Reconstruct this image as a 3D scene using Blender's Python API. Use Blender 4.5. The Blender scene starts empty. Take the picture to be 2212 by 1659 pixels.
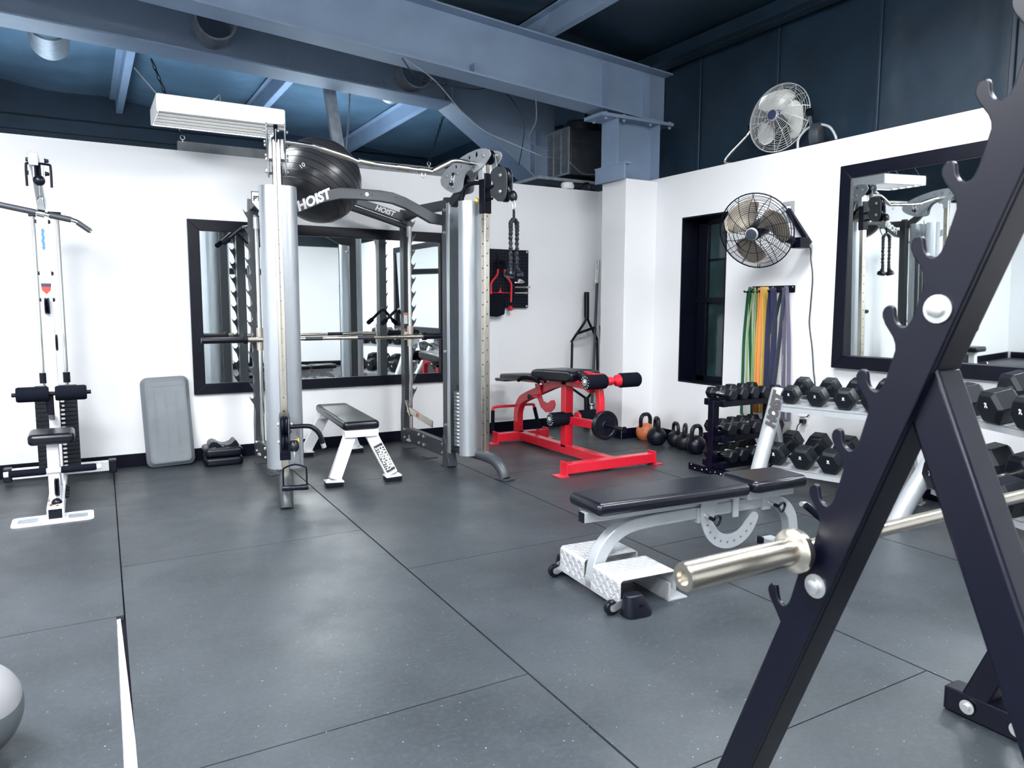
import bpy, bmesh, math, random
from mathutils import Vector as V, Matrix
random.seed(7)
C = bpy.context.scene.collection
PI = math.pi
R = math.radians

# ------------------------------------------------------------------ camera, world, exposure
sc = bpy.context.scene
cam = bpy.data.cameras.new('camera')
cam.sensor_width = 36.0
cam.lens = 1594.2 / 2212 * 36.0
cam.clip_start = 0.05
cam.dof.use_dof = True
cam.dof.focus_distance = 4.6
cam.dof.aperture_fstop = 8.0
co = bpy.data.objects.new('camera', cam); C.objects.link(co)
_y, _p, _r = 0.52517, 0.105577, 0.002943
fw = V((math.sin(_y)*math.cos(_p), math.cos(_y)*math.cos(_p), -math.sin(_p)))
r0 = fw.cross(V((0, 0, 1))).normalized(); u0 = r0.cross(fw)
rt = r0*math.cos(_r) + u0*math.sin(_r); up = -r0*math.sin(_r) + u0*math.cos(_r)
mw = Matrix((( rt.x, up.x, -fw.x, 0), (rt.y, up.y, -fw.y, 0), (rt.z, up.z, -fw.z, 1.25), (0, 0, 0, 1)))
co.matrix_world = mw
sc.camera = co
sc.view_settings.view_transform = 'Standard'
sc.view_settings.look = 'None'
sc.view_settings.gamma = 1.0
sc.view_settings.exposure = EXPOSURE = 1.52
sc.view_settings.use_curve_mapping = False
wd = bpy.data.worlds.new('world'); sc.world = wd; wd.use_nodes = True
wd.node_tree.nodes['Background'].inputs[0].default_value = (0.05, 0.09, 0.16, 1)
wd.node_tree.nodes['Background'].inputs[1].default_value = 0.3
LAMP = 26.0            # emission of the gym's ceiling lamps
LAMP_FAR = 13.0        # lamps of the room behind the back wall

# ------------------------------------------------------------------ materials
def mat(name, col, rough=.5, metal=0., var=0., vs=6., bump=0., bs=120., spec=.5, emit=0., coat=0., col2=None, rvar=0., dist=.002):
    m = bpy.data.materials.new(name); m.use_nodes = True
    nt = m.node_tree; b = nt.nodes['Principled BSDF']
    c = (*col, 1)
    b.inputs['Base Color'].default_value = c
    b.inputs['Roughness'].default_value = rough
    b.inputs['Metallic'].default_value = metal
    b.inputs['Specular IOR Level'].default_value = spec
    if coat: b.inputs['Coat Weight'].default_value = coat
    if emit:
        b.inputs['Emission Color'].default_value = c; b.inputs['Emission Strength'].default_value = emit
    L = nt.links.new
    if var or bump or col2 or rvar:
        tc = nt.nodes.new('ShaderNodeTexCoord')
    if var or col2 or rvar:
        n = nt.nodes.new('ShaderNodeTexNoise'); n.inputs['Scale'].default_value = vs; n.inputs['Detail'].default_value = 6
        L(tc.outputs['Object'], n.inputs['Vector'])
    if var or col2:
        mx = nt.nodes.new('ShaderNodeMix'); mx.data_type = 'RGBA'
        rp = nt.nodes.new('ShaderNodeMapRange'); rp.inputs[1].default_value = .35; rp.inputs[2].default_value = .68
        L(n.outputs['Fac'], rp.inputs[0]); L(rp.outputs[0], mx.inputs[0])
        d = col2 if col2 else tuple(max(0, x*(1-var)) for x in col)
        mx.inputs[6].default_value = c; mx.inputs[7].default_value = (*d, 1)
        L(mx.outputs[2], b.inputs['Base Color'])
    if rvar:
        rr = nt.nodes.new('ShaderNodeMapRange'); rr.inputs[1].default_value = .3; rr.inputs[2].default_value = .7
        rr.inputs[3].default_value = max(.02, rough-rvar); rr.inputs[4].default_value = min(1, rough+rvar)
        L(n.outputs['Fac'], rr.inputs[0]); L(rr.outputs[0], b.inputs['Roughness'])
    if bump:
        n2 = nt.nodes.new('ShaderNodeTexNoise'); n2.inputs['Scale'].default_value = bs; n2.inputs['Detail'].default_value = 4
        L(tc.outputs['Object'], n2.inputs['Vector'])
        bp = nt.nodes.new('ShaderNodeBump'); bp.inputs['Strength'].default_value = bump; bp.inputs['Distance'].default_value = dist
        L(n2.outputs['Fac'], bp.inputs['Height']); L(bp.outputs[0], b.inputs['Normal'])
    return m

def rubber_mat(name, base, dark):
    """rubber flooring: worn cloudy grey with pale crumb specks"""
    m = bpy.data.materials.new(name); m.use_nodes = True
    nt = m.node_tree; b = nt.nodes['Principled BSDF']; L = nt.links.new
    tc = nt.nodes.new('ShaderNodeTexCoord')
    def noise(s, d=5, ro=.6):
        n = nt.nodes.new('ShaderNodeTexNoise'); n.inputs['Scale'].default_value = s; n.inputs['Detail'].default_value = d
        n.inputs['Roughness'].default_value = ro
        L(tc.outputs['Object'], n.inputs['Vector']); return n
    def rng(src, a, c, lo=0, hi=1):
        q = nt.nodes.new('ShaderNodeMapRange'); q.inputs[1].default_value = a; q.inputs[2].default_value = c
        q.inputs[3].default_value = lo; q.inputs[4].default_value = hi; L(src, q.inputs[0]); return q.outputs[0]
    def mix(f, a, c):
        x = nt.nodes.new('ShaderNodeMix'); x.data_type = 'RGBA'; L(f, x.inputs[0])
        for i, k in ((6, a), (7, c)):
            if isinstance(k, tuple): x.inputs[i].default_value = (*k, 1)
            else: L(k, x.inputs[i])
        return x.outputs[2]
    c1 = mix(rng(noise(1.6).outputs['Fac'], .36, .66), base, dark)
    c2 = mix(rng(noise(55, 3).outputs['Fac'], .45, .75, 0, .45), c1, (base[0]*1.9, base[1]*1.9, base[2]*1.9))
    vo = nt.nodes.new('ShaderNodeTexVoronoi'); vo.inputs['Scale'].default_value = 70; vo.inputs['Randomness'].default_value = 1
    L(tc.outputs['Object'], vo.inputs['Vector'])
    wn = nt.nodes.new('ShaderNodeTexWhiteNoise'); L(vo.outputs['Position'], wn.inputs['Vector'])
    sz = rng(wn.outputs['Value'], .80, 1.0, 0, .16)
    lt = nt.nodes.new('ShaderNodeMath'); lt.operation = 'LESS_THAN'; L(vo.outputs['Distance'], lt.inputs[0]); L(sz, lt.inputs[1])
    c3 = mix(lt.outputs[0], c2, (.34, .38, .40))
    L(c3, b.inputs['Base Color'])
    L(rng(noise(2.3, 6).outputs['Fac'], .3, .7, .34, .50), b.inputs['Roughness']); b.inputs['Specular IOR Level'].default_value = .75
    bp = nt.nodes.new('ShaderNodeBump'); bp.inputs['Strength'].default_value = .35; bp.inputs['Distance'].default_value = .002
    L(noise(160, 3).outputs['Fac'], bp.inputs['Height']); L(bp.outputs[0], b.inputs['Normal'])
    return m

M_ = dict(
 wall=mat('white_paint', (.77, .785, .805), .6, var=.03, vs=1.3, bump=.12, bs=260),
 floor=rubber_mat('rubber_mat', (.028, .036, .044), (.012, .017, .022)),
 slab=mat('concrete', (.55, .56, .57), .8, var=.35, vs=30),
 base=mat('black_baseboard', (.0008, .0012, .008), .5, spec=.15, bump=.1, bs=60),
 blackwood=mat('black_stained_wood', (.002, .003, .010), .38, spec=.25, var=.4, vs=14, bump=.25, bs=45),
 mirror=mat('mirror_glass', (.86, .91, .91), .015, 1.),
 steelpaint=mat('charcoal_beam_paint', (.22, .30, .42), .55, var=.12, vs=3, bump=.1, bs=200),
 insul=mat('vinyl_insulation', (.085, .15, .22), .42, var=.3, vs=2.2, bump=.6, bs=2.5, dist=.03),
 insul_dark=mat('black_insulation', (.007, .024, .045), .5, var=.35, vs=2.5, bump=.5, bs=4, dist=.02),
 galv=mat('galvanised_steel', (.36, .41, .46), .45, .3, var=.25, vs=18),
 darkmetal=mat('dark_sheet_metal', (.05, .06, .075), .45, .2, var=.3, vs=9),
 white=mat('white_enamel', (.82, .83, .85), .35),
 whitepaint=mat('white_powder_coat', (.80, .82, .86), .36, var=.06, vs=20),
 chrome=mat('chrome', (.78, .78, .76), .13, 1.),
 warmchrome=mat('worn_nickel', (.66, .615, .53), .27, 1., var=.10, vs=3),
 silver=mat('silver_powder_coat', (.44, .47, .50), .38, .35, var=.04, vs=40, bump=.05, bs=300),
 silverdark=mat('silver_sheet', (.48, .52, .56), .33, .75, rvar=.05, vs=8),
 graphite=mat('graphite_frame_paint', (.055, .062, .072), .42, .3),
 black=mat('black_powder_coat', (.0012, .002, .009), .38, spec=.22),
 rackblack=mat('black_rack_paint', (.0010, .0016, .008), .36, spec=.32),
 blackplastic=mat('black_plastic', (.002, .003, .009), .32, spec=.35),
 foam=mat('black_foam', (.0025, .004, .010), .85, spec=.15, bump=.2, bs=300),
 vinyl=mat('black_vinyl', (.0025, .0035, .009), .30, spec=.42, bump=.08, bs=240),
 iron=mat('black_iron', (.003, .0045, .010), .40, spec=.35, bump=.15, bs=150),
 rubber=mat('black_hex_rubber', (.004, .006, .011), .42, spec=.32, bump=.1, bs=250),
 red=mat('red_powder_coat', (.62, .012, .032), .30, coat=.3, var=.1, vs=30),
 orange=mat('orange_vinyl_coat', (.66, .19, .075), .40, var=.3, vs=25),
 yellow=mat('yellow_plastic', (.82, .62, .10), .35),
 step=mat('grey_plastic', (.15, .17, .19), .5, bump=.25, bs=220, var=.1, vs=4),
 steptop=mat('grey_worn_tread', (.19, .21, .235), .55, bump=.6, bs=420, var=.25, vs=3),
 wood=mat('grey_plank', (.24, .26, .28), .6, var=.4, vs=7, bump=.3, bs=25),
 chainm=mat('dark_chain', (.05, .055, .06), .35, .8),
 glass=mat('night_window_glass', (.02, .05, .055), .08, 0, var=.6, vs=4, spec=.8),
 lampdif=mat('lamp_diffuser', (.97, .985, 1.), .4, emit=LAMP),
 lamphang=mat('hanging_lamp_diffuser', (.97, .985, 1.), .4, emit=LAMP*.30),
 lampleft=mat('left_lamp_diffuser', (.97, .985, 1.), .4, emit=LAMP*1.05), lampright=mat('right_lamp_diffuser', (.97, .985, 1.), .4, emit=LAMP*.68),
 louvre=mat('dark_louvre', (.02, .022, .022), .5),
 lampfar=mat('far_lamp_diffuser', (.72, .87, 1.), .4, emit=LAMP_FAR),
 green=mat('green_latex', (.012, .115, .055), .5), lime=mat('light_green_latex', (.30, .46, .16), .5),
 yel=mat('yellow_latex', (.72, .50, .10), .5), org=mat('orange_latex', (.80, .34, .10), .5),
 navy=mat('navy_latex', (.030, .036, .095), .5), slate=mat('slate_latex', (.040, .048, .075), .5), purple=mat('purple_latex', (.11, .10, .155), .5),
 ballgum=mat('black_ball_vinyl', (.030, .032, .037), .30), ballridge=mat('black_ball_ridge', (.006, .007, .010), .4),
 fanwire=mat('pale_fan_wire', (.62, .64, .64), .3, .4),
 ballgrey=mat('grey_ball_vinyl', (.075, .088, .098), .45, bump=.2, bs=200), ballpanel=mat('pale_ball_panel', (.20, .205, .22), .5, bump=.2, bs=200),
 letter=mat('white_lettering', (.85, .86, .88), .45), letterblack=mat('black_lettering', (.012, .012, .016), .5),
 tan=mat('tan_lettering', (.55, .48, .33), .5),
 sticker=mat('cream_sticker', (.80, .76, .62), .5), blueink=mat('blue_print', (.05, .22, .42), .5), redink=mat('red_print', (.55, .06, .04), .5),
 orangeink=mat('orange_print', (.72, .22, .10), .5), rust=mat('rust_scuffs', (.16, .085, .055), .8, var=.4, vs=40),
 bladegold=mat('tan_fan_blade', (.30, .27, .22), .4, .4), bladegrey=mat('aluminium_fan_blade', (.72, .73, .70), .4, .2),
 rope=mat('black_rope', (.002, .003, .010), .6), cord=mat('black_cord', (.008, .009, .013), .45), wirem=mat('grey_wire', (.22, .25, .28), .5),
 zinc=mat('zinc_bolt', (.72, .74, .74), .3, .9), diamond=mat('silver_tread_plate', (.56, .58, .61), .34, .45),
)

# ------------------------------------------------------------------ geometry helpers
MW = {}
def wm(o): return MW.get(o.name, Matrix()) if o else Matrix()

class G:
    def __init__(s): s.bm = bmesh.new()
    def box(s, c, d, rot=None):
        r = bmesh.ops.create_cube(s.bm, size=1)
        m = Matrix.Translation(c)
        if rot is not None: m = m @ (rot.to_4x4() if len(rot) == 3 else rot)
        bmesh.ops.transform(s.bm, matrix=m @ Matrix.Diagonal((*d, 1)), verts=r['verts']); return s
    def bar(s, a, b, w, h, side=None, ext=0):
        """rectangular bar a-b; w across 'side', h the other way"""
        a, b = V(a), V(b); t = (b-a).normalized(); a = a-t*ext; b = b+t*ext
        sd = V(side) if side else (t.cross(V((0, 0, 1))) if abs(t.z) < .95 else V((1, 0, 0)))
        sd = (sd - t*sd.dot(t)).normalized(); n = sd.cross(t)
        m = Matrix((sd, t, n)).transposed()
        return s.box((a+b)/2, (w, (b-a).length, h), m)
    def loop(s, ring0, ring1):
        n = len(ring0)
        for i in range(n):
            try: s.bm.faces.new((ring0[i], ring0[(i+1) % n], ring1[(i+1) % n], ring1[i]))
            except ValueError: pass
    def sweep(s, pts, sec, side=None, closed=False, cap=True):
        """sweep a 2-D section (list of (a,b)) along pts; 'side' fixes the section's a axis"""
        P = [V(p) for p in pts]; n = len(P); rings = []; prev = None
        for i in range(n):
            if closed: t0 = (P[i]-P[i-1]).normalized(); t1 = (P[(i+1) % n]-P[i]).normalized()
            else:
                t0 = (P[i]-P[max(i-1, 0)]).normalized() if i else (P[1]-P[0]).normalized()
                t1 = (P[i+1]-P[i]).normalized() if i < n-1 else t0
            t = (t0+t1)
            t = t.normalized() if t.length > 1e-6 else t1
            if side is not None: a = V(side)
            elif prev is None: a = V((0, 0, 1)).cross(t) if abs(t.z) < .9 else V((1, 0, 0))
            else: a = prev
            a = (a - t*a.dot(t))
            if a.length < 1e-6: a = V((1, .3, .2)) - t*V((1, .3, .2)).dot(t)
            a.normalize(); b = t.cross(a); prev = a
            k = 1/max(.35, math.sqrt(max(0.01, (1+t0.dot(t1))/2)))
            if side is None: k = min(k, 1.15)
            rings.append([s.bm.verts.new(P[i]+a*x+b*y*k) for x, y in sec])
        for i in range(n-1): s.loop(rings[i], rings[i+1])
        if closed: s.loop(rings[-1], rings[0])
        elif cap:
            s.bm.faces.new(list(reversed(rings[0]))); s.bm.faces.new(rings[-1])
        return s
    def tube(s, pts, r, n=10, closed=False, cap=True):
        return s.sweep(pts, [(r*math.cos(2*PI*i/n), r*math.sin(2*PI*i/n)) for i in range(n)], closed=closed, cap=cap)
    def rect(s, pts, w, h, side, closed=False):
        return s.sweep(pts, [(-w/2, -h/2), (w/2, -h/2), (w/2, h/2), (-w/2, h/2)], side=side, closed=closed)
    def lathe(s, prof, o=(0, 0, 0), ax=(0, 0, 1), n=24, cap=True):
        ax = V(ax).normalized(); a = ax.orthogonal().normalized(); b = ax.cross(a); o = V(o); rings = []
        for r, t in prof:
            if r < 1e-6: rings.append([s.bm.verts.new(o+ax*t)])
            else: rings.append([s.bm.verts.new(o+ax*t+a*r*math.cos(2*PI*i/n)+b*r*math.sin(2*PI*i/n)) for i in range(n)])
        for p, q in zip(rings, rings[1:]):
            if len(p) == 1 and len(q) == 1: continue
            if len(p) == 1:
                for i in range(n): s.bm.faces.new((p[0], q[(i+1) % n], q[i]))
            elif len(q) == 1:
                for i in range(n): s.bm.faces.new((p[i], p[(i+1) % n], q[0]))
            else: s.loop(p, q)
        if cap:
            if len(rings[0]) > 1: s.bm.faces.new(list(reversed(rings[0])))
            if len(rings[-1]) > 1: s.bm.faces.new(rings[-1])
        return s
    def cyl(s, a, b, r, n=16, r2=None):
        a, b = V(a), V(b); d = b-a
        return s.lathe([(r, 0), (r if r2 is None else r2, d.length)], a, d, n)
    def prism(s, pts, o, u, v, th, holes=()):
        """2-D outline extruded by th along u x v; holes are outlines too"""
        o, u, v = V(o), V(u), V(v); w = u.cross(v)
        loops = [list(pts)] + [list(h) for h in holes]
        vs = [[s.bm.verts.new(o+u*x+v*y) for x, y in lp] for lp in loops]
        if not holes:
            fs = [s.bm.faces.new(vs[0])]
        else:
            ed = []
            for lp in vs:
                for i in range(len(lp)): ed.append(s.bm.edges.new((lp[i], lp[(i+1) % len(lp)])))
            g = bmesh.ops.triangle_fill(s.bm, use_beauty=True, use_dissolve=False, edges=ed)
            fs = [f for f in g['geom'] if isinstance(f, bmesh.types.BMFace)]
        r = bmesh.ops.extrude_face_region(s.bm, geom=fs)
        ve = [x for x in r['geom'] if isinstance(x, bmesh.types.BMVert)]
        bmesh.ops.translate(s.bm, verts=ve, vec=w*th); return s
    def sphere(s, c, r, u=24, v=14, sc3=(1, 1, 1)):
        g = bmesh.ops.create_uvsphere(s.bm, u_segments=u, v_segments=v, radius=r)
        bmesh.ops.transform(s.bm, matrix=Matrix.Translation(c) @ Matrix.Diagonal((*sc3, 1)), verts=g['verts']); return s
    def xf(s, m): bmesh.ops.transform(s.bm, matrix=m, verts=s.bm.verts); return s
    def bolt(s, c, ax, r=.011, h=.009):
        return s.lathe([(r*1.25, 0), (r*1.25, h*.25), (r, h*.3), (r*.9, h), (0, h*1.15)], c, ax, 12)
    def each(s, name, m, parent=None, **k):
        """every connected piece becomes an object of its own"""
        bm = s.bm; seen = set(); out = []
        bm.verts.index_update(); bm.verts.ensure_lookup_table()
        for v0 in bm.verts:
            if v0.index in seen: continue
            st_ = [v0]; isl = []; seen.add(v0.index)
            while st_:
                v = st_.pop(); isl.append(v)
                for e in v.link_edges:
                    w = e.other_vert(v)
                    if w.index not in seen: seen.add(w.index); st_.append(w)
            g = G(); mp = {v: g.bm.verts.new(v.co) for v in isl}
            for f in {f for v in isl for f in v.link_faces}:
                g.bm.faces.new([mp[v] for v in f.verts])
            out.append(g.build(name, m, parent, **k))
        bm.free(); return out
    def build(s, name, m, parent=None, bev=0., seg=2, local=False, sharp=35):
        bmesh.ops.recalc_face_normals(s.bm, faces=s.bm.faces)
        if parent is not None and not local: bmesh.ops.transform(s.bm, matrix=wm(parent).inverted(), verts=s.bm.verts)
        me = bpy.data.meshes.new(name); s.bm.to_mesh(me); s.bm.free()
        for p in me.polygons: p.use_smooth = True
        me.set_sharp_from_angle(angle=R(sharp))
        me.materials.append(M_[m] if isinstance(m, str) else m)
        o = bpy.data.objects.new(name, me); C.objects.link(o)
        if parent is not None: o.parent = parent; MW[o.name] = wm(parent)
        if bev:
            md = o.modifiers.new('bevel', 'BEVEL'); md.width = bev; md.segments = seg; md.limit_method = 'ANGLE'; md.angle_limit = R(40)
        return o

def tag(o, label, cat, group=None):
    o['label'] = label; o['category'] = cat
    if group: o['group'] = group
    return o
def thing(name, label, cat, loc=(0, 0, 0), rz=0, group=None):
    o = bpy.data.objects.new(name, None); C.objects.link(o)
    o.empty_display_size = .1
    o.location = loc; o.rotation_euler = (0, 0, rz)
    MW[o.name] = Matrix.Translation(loc) @ Matrix.Rotation(rz, 4, 'Z')
    return tag(o, label, cat, group)
def struct(o): o['kind'] = 'structure'; return o
def copy_tree(o, parent=None):
    c = o.copy(); C.objects.link(c)
    if parent is not None: c.parent = parent
    for ch in [x for x in bpy.data.objects if x.parent == o]: copy_tree(ch, c)
    return c
def place(proto, first, loc, rz, label, group=None, scale=None, rot=None):
    o = proto if first else copy_tree(proto)
    o.location = loc; o.rotation_euler = rot if rot else (0, 0, rz)
    o['label'] = label
    if group: o['group'] = group
    if scale: o.scale = (scale,)*3 if not hasattr(scale, '__len__') else scale
    return o
def circ(c, r, n=14, ry=None, a0=0): return [(c[0]+r*math.cos(a0+2*PI*i/n), c[1]+(ry or r)*math.sin(a0+2*PI*i/n)) for i in range(n)]
def rrect(w, h, r, n=5, cx=0, cy=0):
    o = []
    for sx, sy, a in ((1, 1, 0), (-1, 1, 90), (-1, -1, 180), (1, -1, 270)):
        for i in range(n+1):
            t = R(a+90*i/n); o.append((cx+sx*(w/2-r)+r*math.cos(t), cy+sy*(h/2-r)+r*math.sin(t)))
    return o
def arc(c, r, a0, a1, n=8): return [(c[0]+r*math.cos(R(a0+(a1-a0)*i/n)), c[1]+r*math.sin(R(a0+(a1-a0)*i/n))) for i in range(n+1)]
def smooth(pts, n=5):
    """Catmull-Rom through the points"""
    P = [V(p) for p in pts]; out = []
    for i in range(len(P)-1):
        a = P[max(i-1, 0)]; b = P[i]; c = P[i+1]; d = P[min(i+2, len(P)-1)]
        for k in range(n):
            t = k/n
            out.append(.5*((2*b)+(c-a)*t+(2*a-5*b+4*c-d)*t*t+(3*b-a-3*c+d)*t**3))
    return out+[P[-1]]
def text(name, s, size, m, o, u, v, parent=None, ext=.001, shear=0., bold=0., local=False, align='CENTER', sx=1.):
    """raised lettering in the plane (u, v) at o"""
    cu = bpy.data.curves.new(name, 'FONT'); cu.body = s; cu.size = size; cu.extrude = ext; cu.align_x = align; cu.align_y = 'CENTER'
    cu.shear = shear; cu.offset = bold; cu.resolution_u = 3
    t = bpy.data.objects.new(name, cu); C.objects.link(t)
    me = bpy.data.meshes.new_from_object(t.evaluated_get(bpy.context.evaluated_depsgraph_get()))
    bpy.data.objects.remove(t); bpy.data.curves.remove(cu)
    u, v = V(u).normalized(), V(v).normalized(); w = u.cross(v)
    mm = Matrix.Translation(o) @ Matrix((u, v, w)).transposed().to_4x4() @ Matrix.Diagonal((sx, 1, 1, 1))
    if parent is not None and not local: mm = wm(parent).inverted() @ mm
    me.transform(mm); me.materials.clear(); me.materials.append(M_[m])
    q = bpy.data.objects.new(name, me); C.objects.link(q)
    if parent is not None: q.parent = parent; MW[q.name] = wm(parent)
    return q
X, Y, Z = V((1, 0, 0)), V((0, 1, 0)), V((0, 0, 1))
YB, XR, WH = 6.354, 4.719, 2.435

# ------------------------------------------------------------------ room shell
g = G()
slab = struct(G().box((1.2, 4.6, -.035), (10.4, 14.4, .03)).build('floor_slab', 'base'))
slab.name = 'floor_slab'
g = G()
cols = [(-3.67, -1.23, (5.15, 3.29, 1.43, -.43)), (-1.23, -.005, (5.17, 3.27, 1.43, -.43)), (.025, 1.215, (5.76, 3.90, 2.05, .20, -1.6)),
        (1.22, 2.435, (5.03, 3.20, 1.385, -.45)), (2.44, 3.655, (4.70, 2.87, 1.04, -.8)), (3.66, 4.86, (5.0, 3.10, 1.25, -.6))]
for x0, x1, br in cols:
    yy = [6.42] + list(br) + [-2.62]
    for a, b in zip(yy, yy[1:]):
        a2, b2 = a-.0022, b+.0022
        if x0 == -1.23: x1 = .0215 if b > 3.2 else -.005
        g.prism([(x0+.0015+.019*b2, b2), (x1-.0015+.019*b2, b2), (x1-.0015+.019*a2, a2), (x0+.0015+.019*a2, a2)], (0, 0, -.02), X, Y, .02)
struct(g.build('floor', 'floor'))
struct(G().box((.04, .3, -.014), (.06, 5.92, .012)).build('floor_strip', 'slab'))
g = G()
g.box((.62, YB+.06, WH/2), (8.6, .12, WH))
struct(g.build('wall_back', 'wall'))
wy0, wy1, wz0, wz1 = 4.545, 5.09, .562, 2.043
D = .27
g = G()
def slabx(y0, y1, z0, z1): g.box((XR+D/2, (y0+y1)/2, (z0+z1)/2), (D, y1-y0, z1-z0))
slabx(-2.6, wy0, 0, WH); slabx(wy1, YB, 0, WH); slabx(wy0, wy1, 0, wz0); slabx(wy0, wy1, wz1, WH)
struct(g.build('wall_right', 'wall'))
struct(G().box((4.535, 5.62, 1.205), (.37, .36, 2.41)).build('wall_corner_column', 'wall', bev=.004))
struct(G().box((-3.62, 1.9, WH/2), (.12, 9.0, WH)).build('wall_left', 'wall'))
struct(G().box((.6, -2.6, WH/2), (8.5, .12, WH)).build('wall_front', 'wall'))
struct(G().box((2.2, -2.535, 1.90), (2.0, .012, .12)).build('trim_1', 'base'))
def bb(name, a, b): struct(G().box(((a[0]+b[0])/2, (a[1]+b[1])/2, .05), (abs(a[0]-b[0]) or .014, abs(a[1]-b[1]) or .014, .098)).build(name, 'base', bev=.003))
bb('baseboard_back', (-3.56, YB-.007), (4.35, YB-.007))
bb('baseboard_right', (XR-.007, -2.54), (XR-.007, 5.432))
g = G()
g.box((4.535, 5.433, .05), (.37, .014, .098)); g.box((4.343, 5.62, .05), (.014, .36, .098))
struct(g.build('baseboard_corner', 'base', bev=.003))
bb('baseboard_left', (-3.553, -2.5), (-3.553, 6.3)); bb('baseboard_front', (-3.5, -2.533), (4.7, -2.533))

# upper side wall: draped black insulation in bays with seams
def roofz(x): return 3.95-.07*x
g = G(); nx = 5.03
seams = [8.6, 7.0, 6.1, 5.2, 4.32, 3.42, 2.53, 1.6, .7, -.3, -1.3, -2.6]
prof = []
for a, b in zip(seams, seams[1:]):
    for i in range(9):
        t = i/9; y = a+(b-a)*t
        prof.append((nx-.028*(1-math.sin(PI*t)**.5), y))
prof.append((nx, -2.6))
for (xa, ya), (xb, yb) in zip(prof, prof[1:]):
    g.bm.faces.new([g.bm.verts.new(p) for p in ((xa, ya, 2.40), (xb, yb, 2.40), (xb, yb, 3.70), (xa, ya, 3.70))])
bmesh.ops.remove_doubles(g.bm, verts=g.bm.verts, dist=1e-4)
struct(g.build('wall_right_upper', 'insul_dark', sharp=80))
g = G()
for y in seams[1:-1]: g.box((nx-.038, y, 3.05), (.018, .03, 1.3))
struct(g.build('trim_2', 'insul_dark', bev=.006))
g = G(); g.box((nx-.02, 1.5, 2.452), (.05, 8.2, .03)); g.tube([(nx-.03, -2, 2.475), (nx-.03, 5.4, 2.475)], .014)
struct(g.build('trim_3', 'darkmetal'))

# roof: insulation blankets between purlins (they sag a little), far end wall
def blanket(name, x0, x1, y0, y1, m):
    g = G(); nx_, ny_ = 46, 30; vs = []
    for j in range(ny_+1):
        row = []
        for i in range(nx_+1):
            x = x0+(x1-x0)*i/nx_; y = y0+(y1-y0)*j/ny_
            ph = ((x-.52) % 1.53)/1.53
            sag = .05*math.sin(PI*ph) + .018*math.sin(y*4.1+3*math.sin(x*1.7))*math.sin(PI*ph)
            row.append(g.bm.verts.new((x, y, roofz(x)+.06-sag)))
        vs.append(row)
    for j in range(ny_):
        for i in range(nx_): g.bm.faces.new((vs[j][i], vs[j][i+1], vs[j+1][i+1], vs[j+1][i]))
    return struct(g.build(name, m, sharp=80))
blanket('ceiling', -3.7, 5.1, -2.7, 6.35, 'insul_dark')
blanket('ceiling_far', -3.7, 5.1, 6.35, 11.5, 'insul')
g = G()
for x0 in (-2.54, -1.01, .52, 2.05, 3.58):
    for ya, yb in ((-2.6, 11.4),):
        z = roofz(x0)-.13
        g.box((x0, (ya+yb)/2, z+.085), (.012, yb-ya, .17))
        g.box((x0+.035, (ya+yb)/2, z), (.075, yb-ya, .010)); g.box((x0-.035, (ya+yb)/2, z+.17), (.075, yb-ya, .01))
struct(g.build('ceiling_purlins', 'steelpaint'))
g = G(); g.box((4.87, 2, 3.555), (.10, 9.4, .15)); g.box((4.79, 2, 3.49), (.12, 9.4, .012)); g.box((4.96, 2, 3.62), (.08, 9.4, .10))
struct(g.build('trim_4', 'insul_dark'))
g = G(); g.box((.6, 11.45, 2.0), (9.2, .1, 4.4))
for z in (3.52, 2.9): g.box((.6, 11.37, z), (9.2, .08, .16))
struct(g.build('wall_far', 'insul_dark'))
g = G(); g.box((-3.7, 8.9, 2), (.1, 5.2, 4.4)); g.box((5.12, 9.0, 2), (.1, 5.2, 4.4))
struct(g.build('wall_far_side', 'insul_dark'))
g = G(); g.box((-3.72, 1.9, 3.3), (.1, 9.2, 1.8)); g.box((.6, -2.68, 3.3), (9, .1, 1.8))
struct(g.build('wall_upper', 'insul_dark'))

# steel frames: rafter, column, knee (I-sections)
def ibeam(g, pts_bot, dz, y, wf=.25, tf=.014, tw=.010):
    """web polygon in plane y with flanges of width wf"""
    (xa, za), (xb, zb) = pts_bot
    g.prism([(xa, za), (xb, zb), (xb, zb+dz), (xa, za+dz)], (0, y+tw/2, 0), X, Z, tw)
    for o in (0, dz): g.bar((xa, y, za+o), (xb, y, zb+o), wf, tf, side=Y)
g = G(); yb_ = 5.72
ibeam(g, [(-3.6, 3.35+.252), (5.02, 2.995)], .468, yb_)
for x in (4.27, 4.76, 2.9):      # stiffeners
    z = 3.35-.07*x; g.box((x, yb_-.05, z+.21 if x > 4 else z+.05), (.01, .09, .40 if x > 4 else .09))
struct(g.build('ceiling_beam', 'steelpaint'))
g = G()
g.box((4.62, yb_, 2.705), (.50, .010, .60)); g.box((4.37, yb_, 2.705), (.014, .24, .60)); g.box((4.87, yb_, 2.705), (.014, .24, .60))
g.box((4.63, yb_, 2.992), (.92, .28, .03)); 
for x in (4.25, 4.46, 4.78, 5.02):
    for dy in (-.09, .09): g.bolt((x, yb_+dy, 3.007), Z, .016, .02).bolt((x, yb_+dy, 2.977), -Z, .016, .02)
g.box((4.30, yb_-.1, 2.47), (.012, .44, .14)); g.box((4.33, yb_-.1, 2.54), (.08, .46, .012))
struct(g.build('trim_5', 'steelpaint'))
g = G(); yf = 6.95
ibeam(g, [(-3.6, 3.51), (3.26, 3.236)], .50, yf, .33)
g.prism([(3.26, 3.235), (4.22, 2.60), (4.55, 2.60), (4.55, 3.62), (3.26, 3.735)], (0, yf+.005, 0), X, Z, .01)
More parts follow.
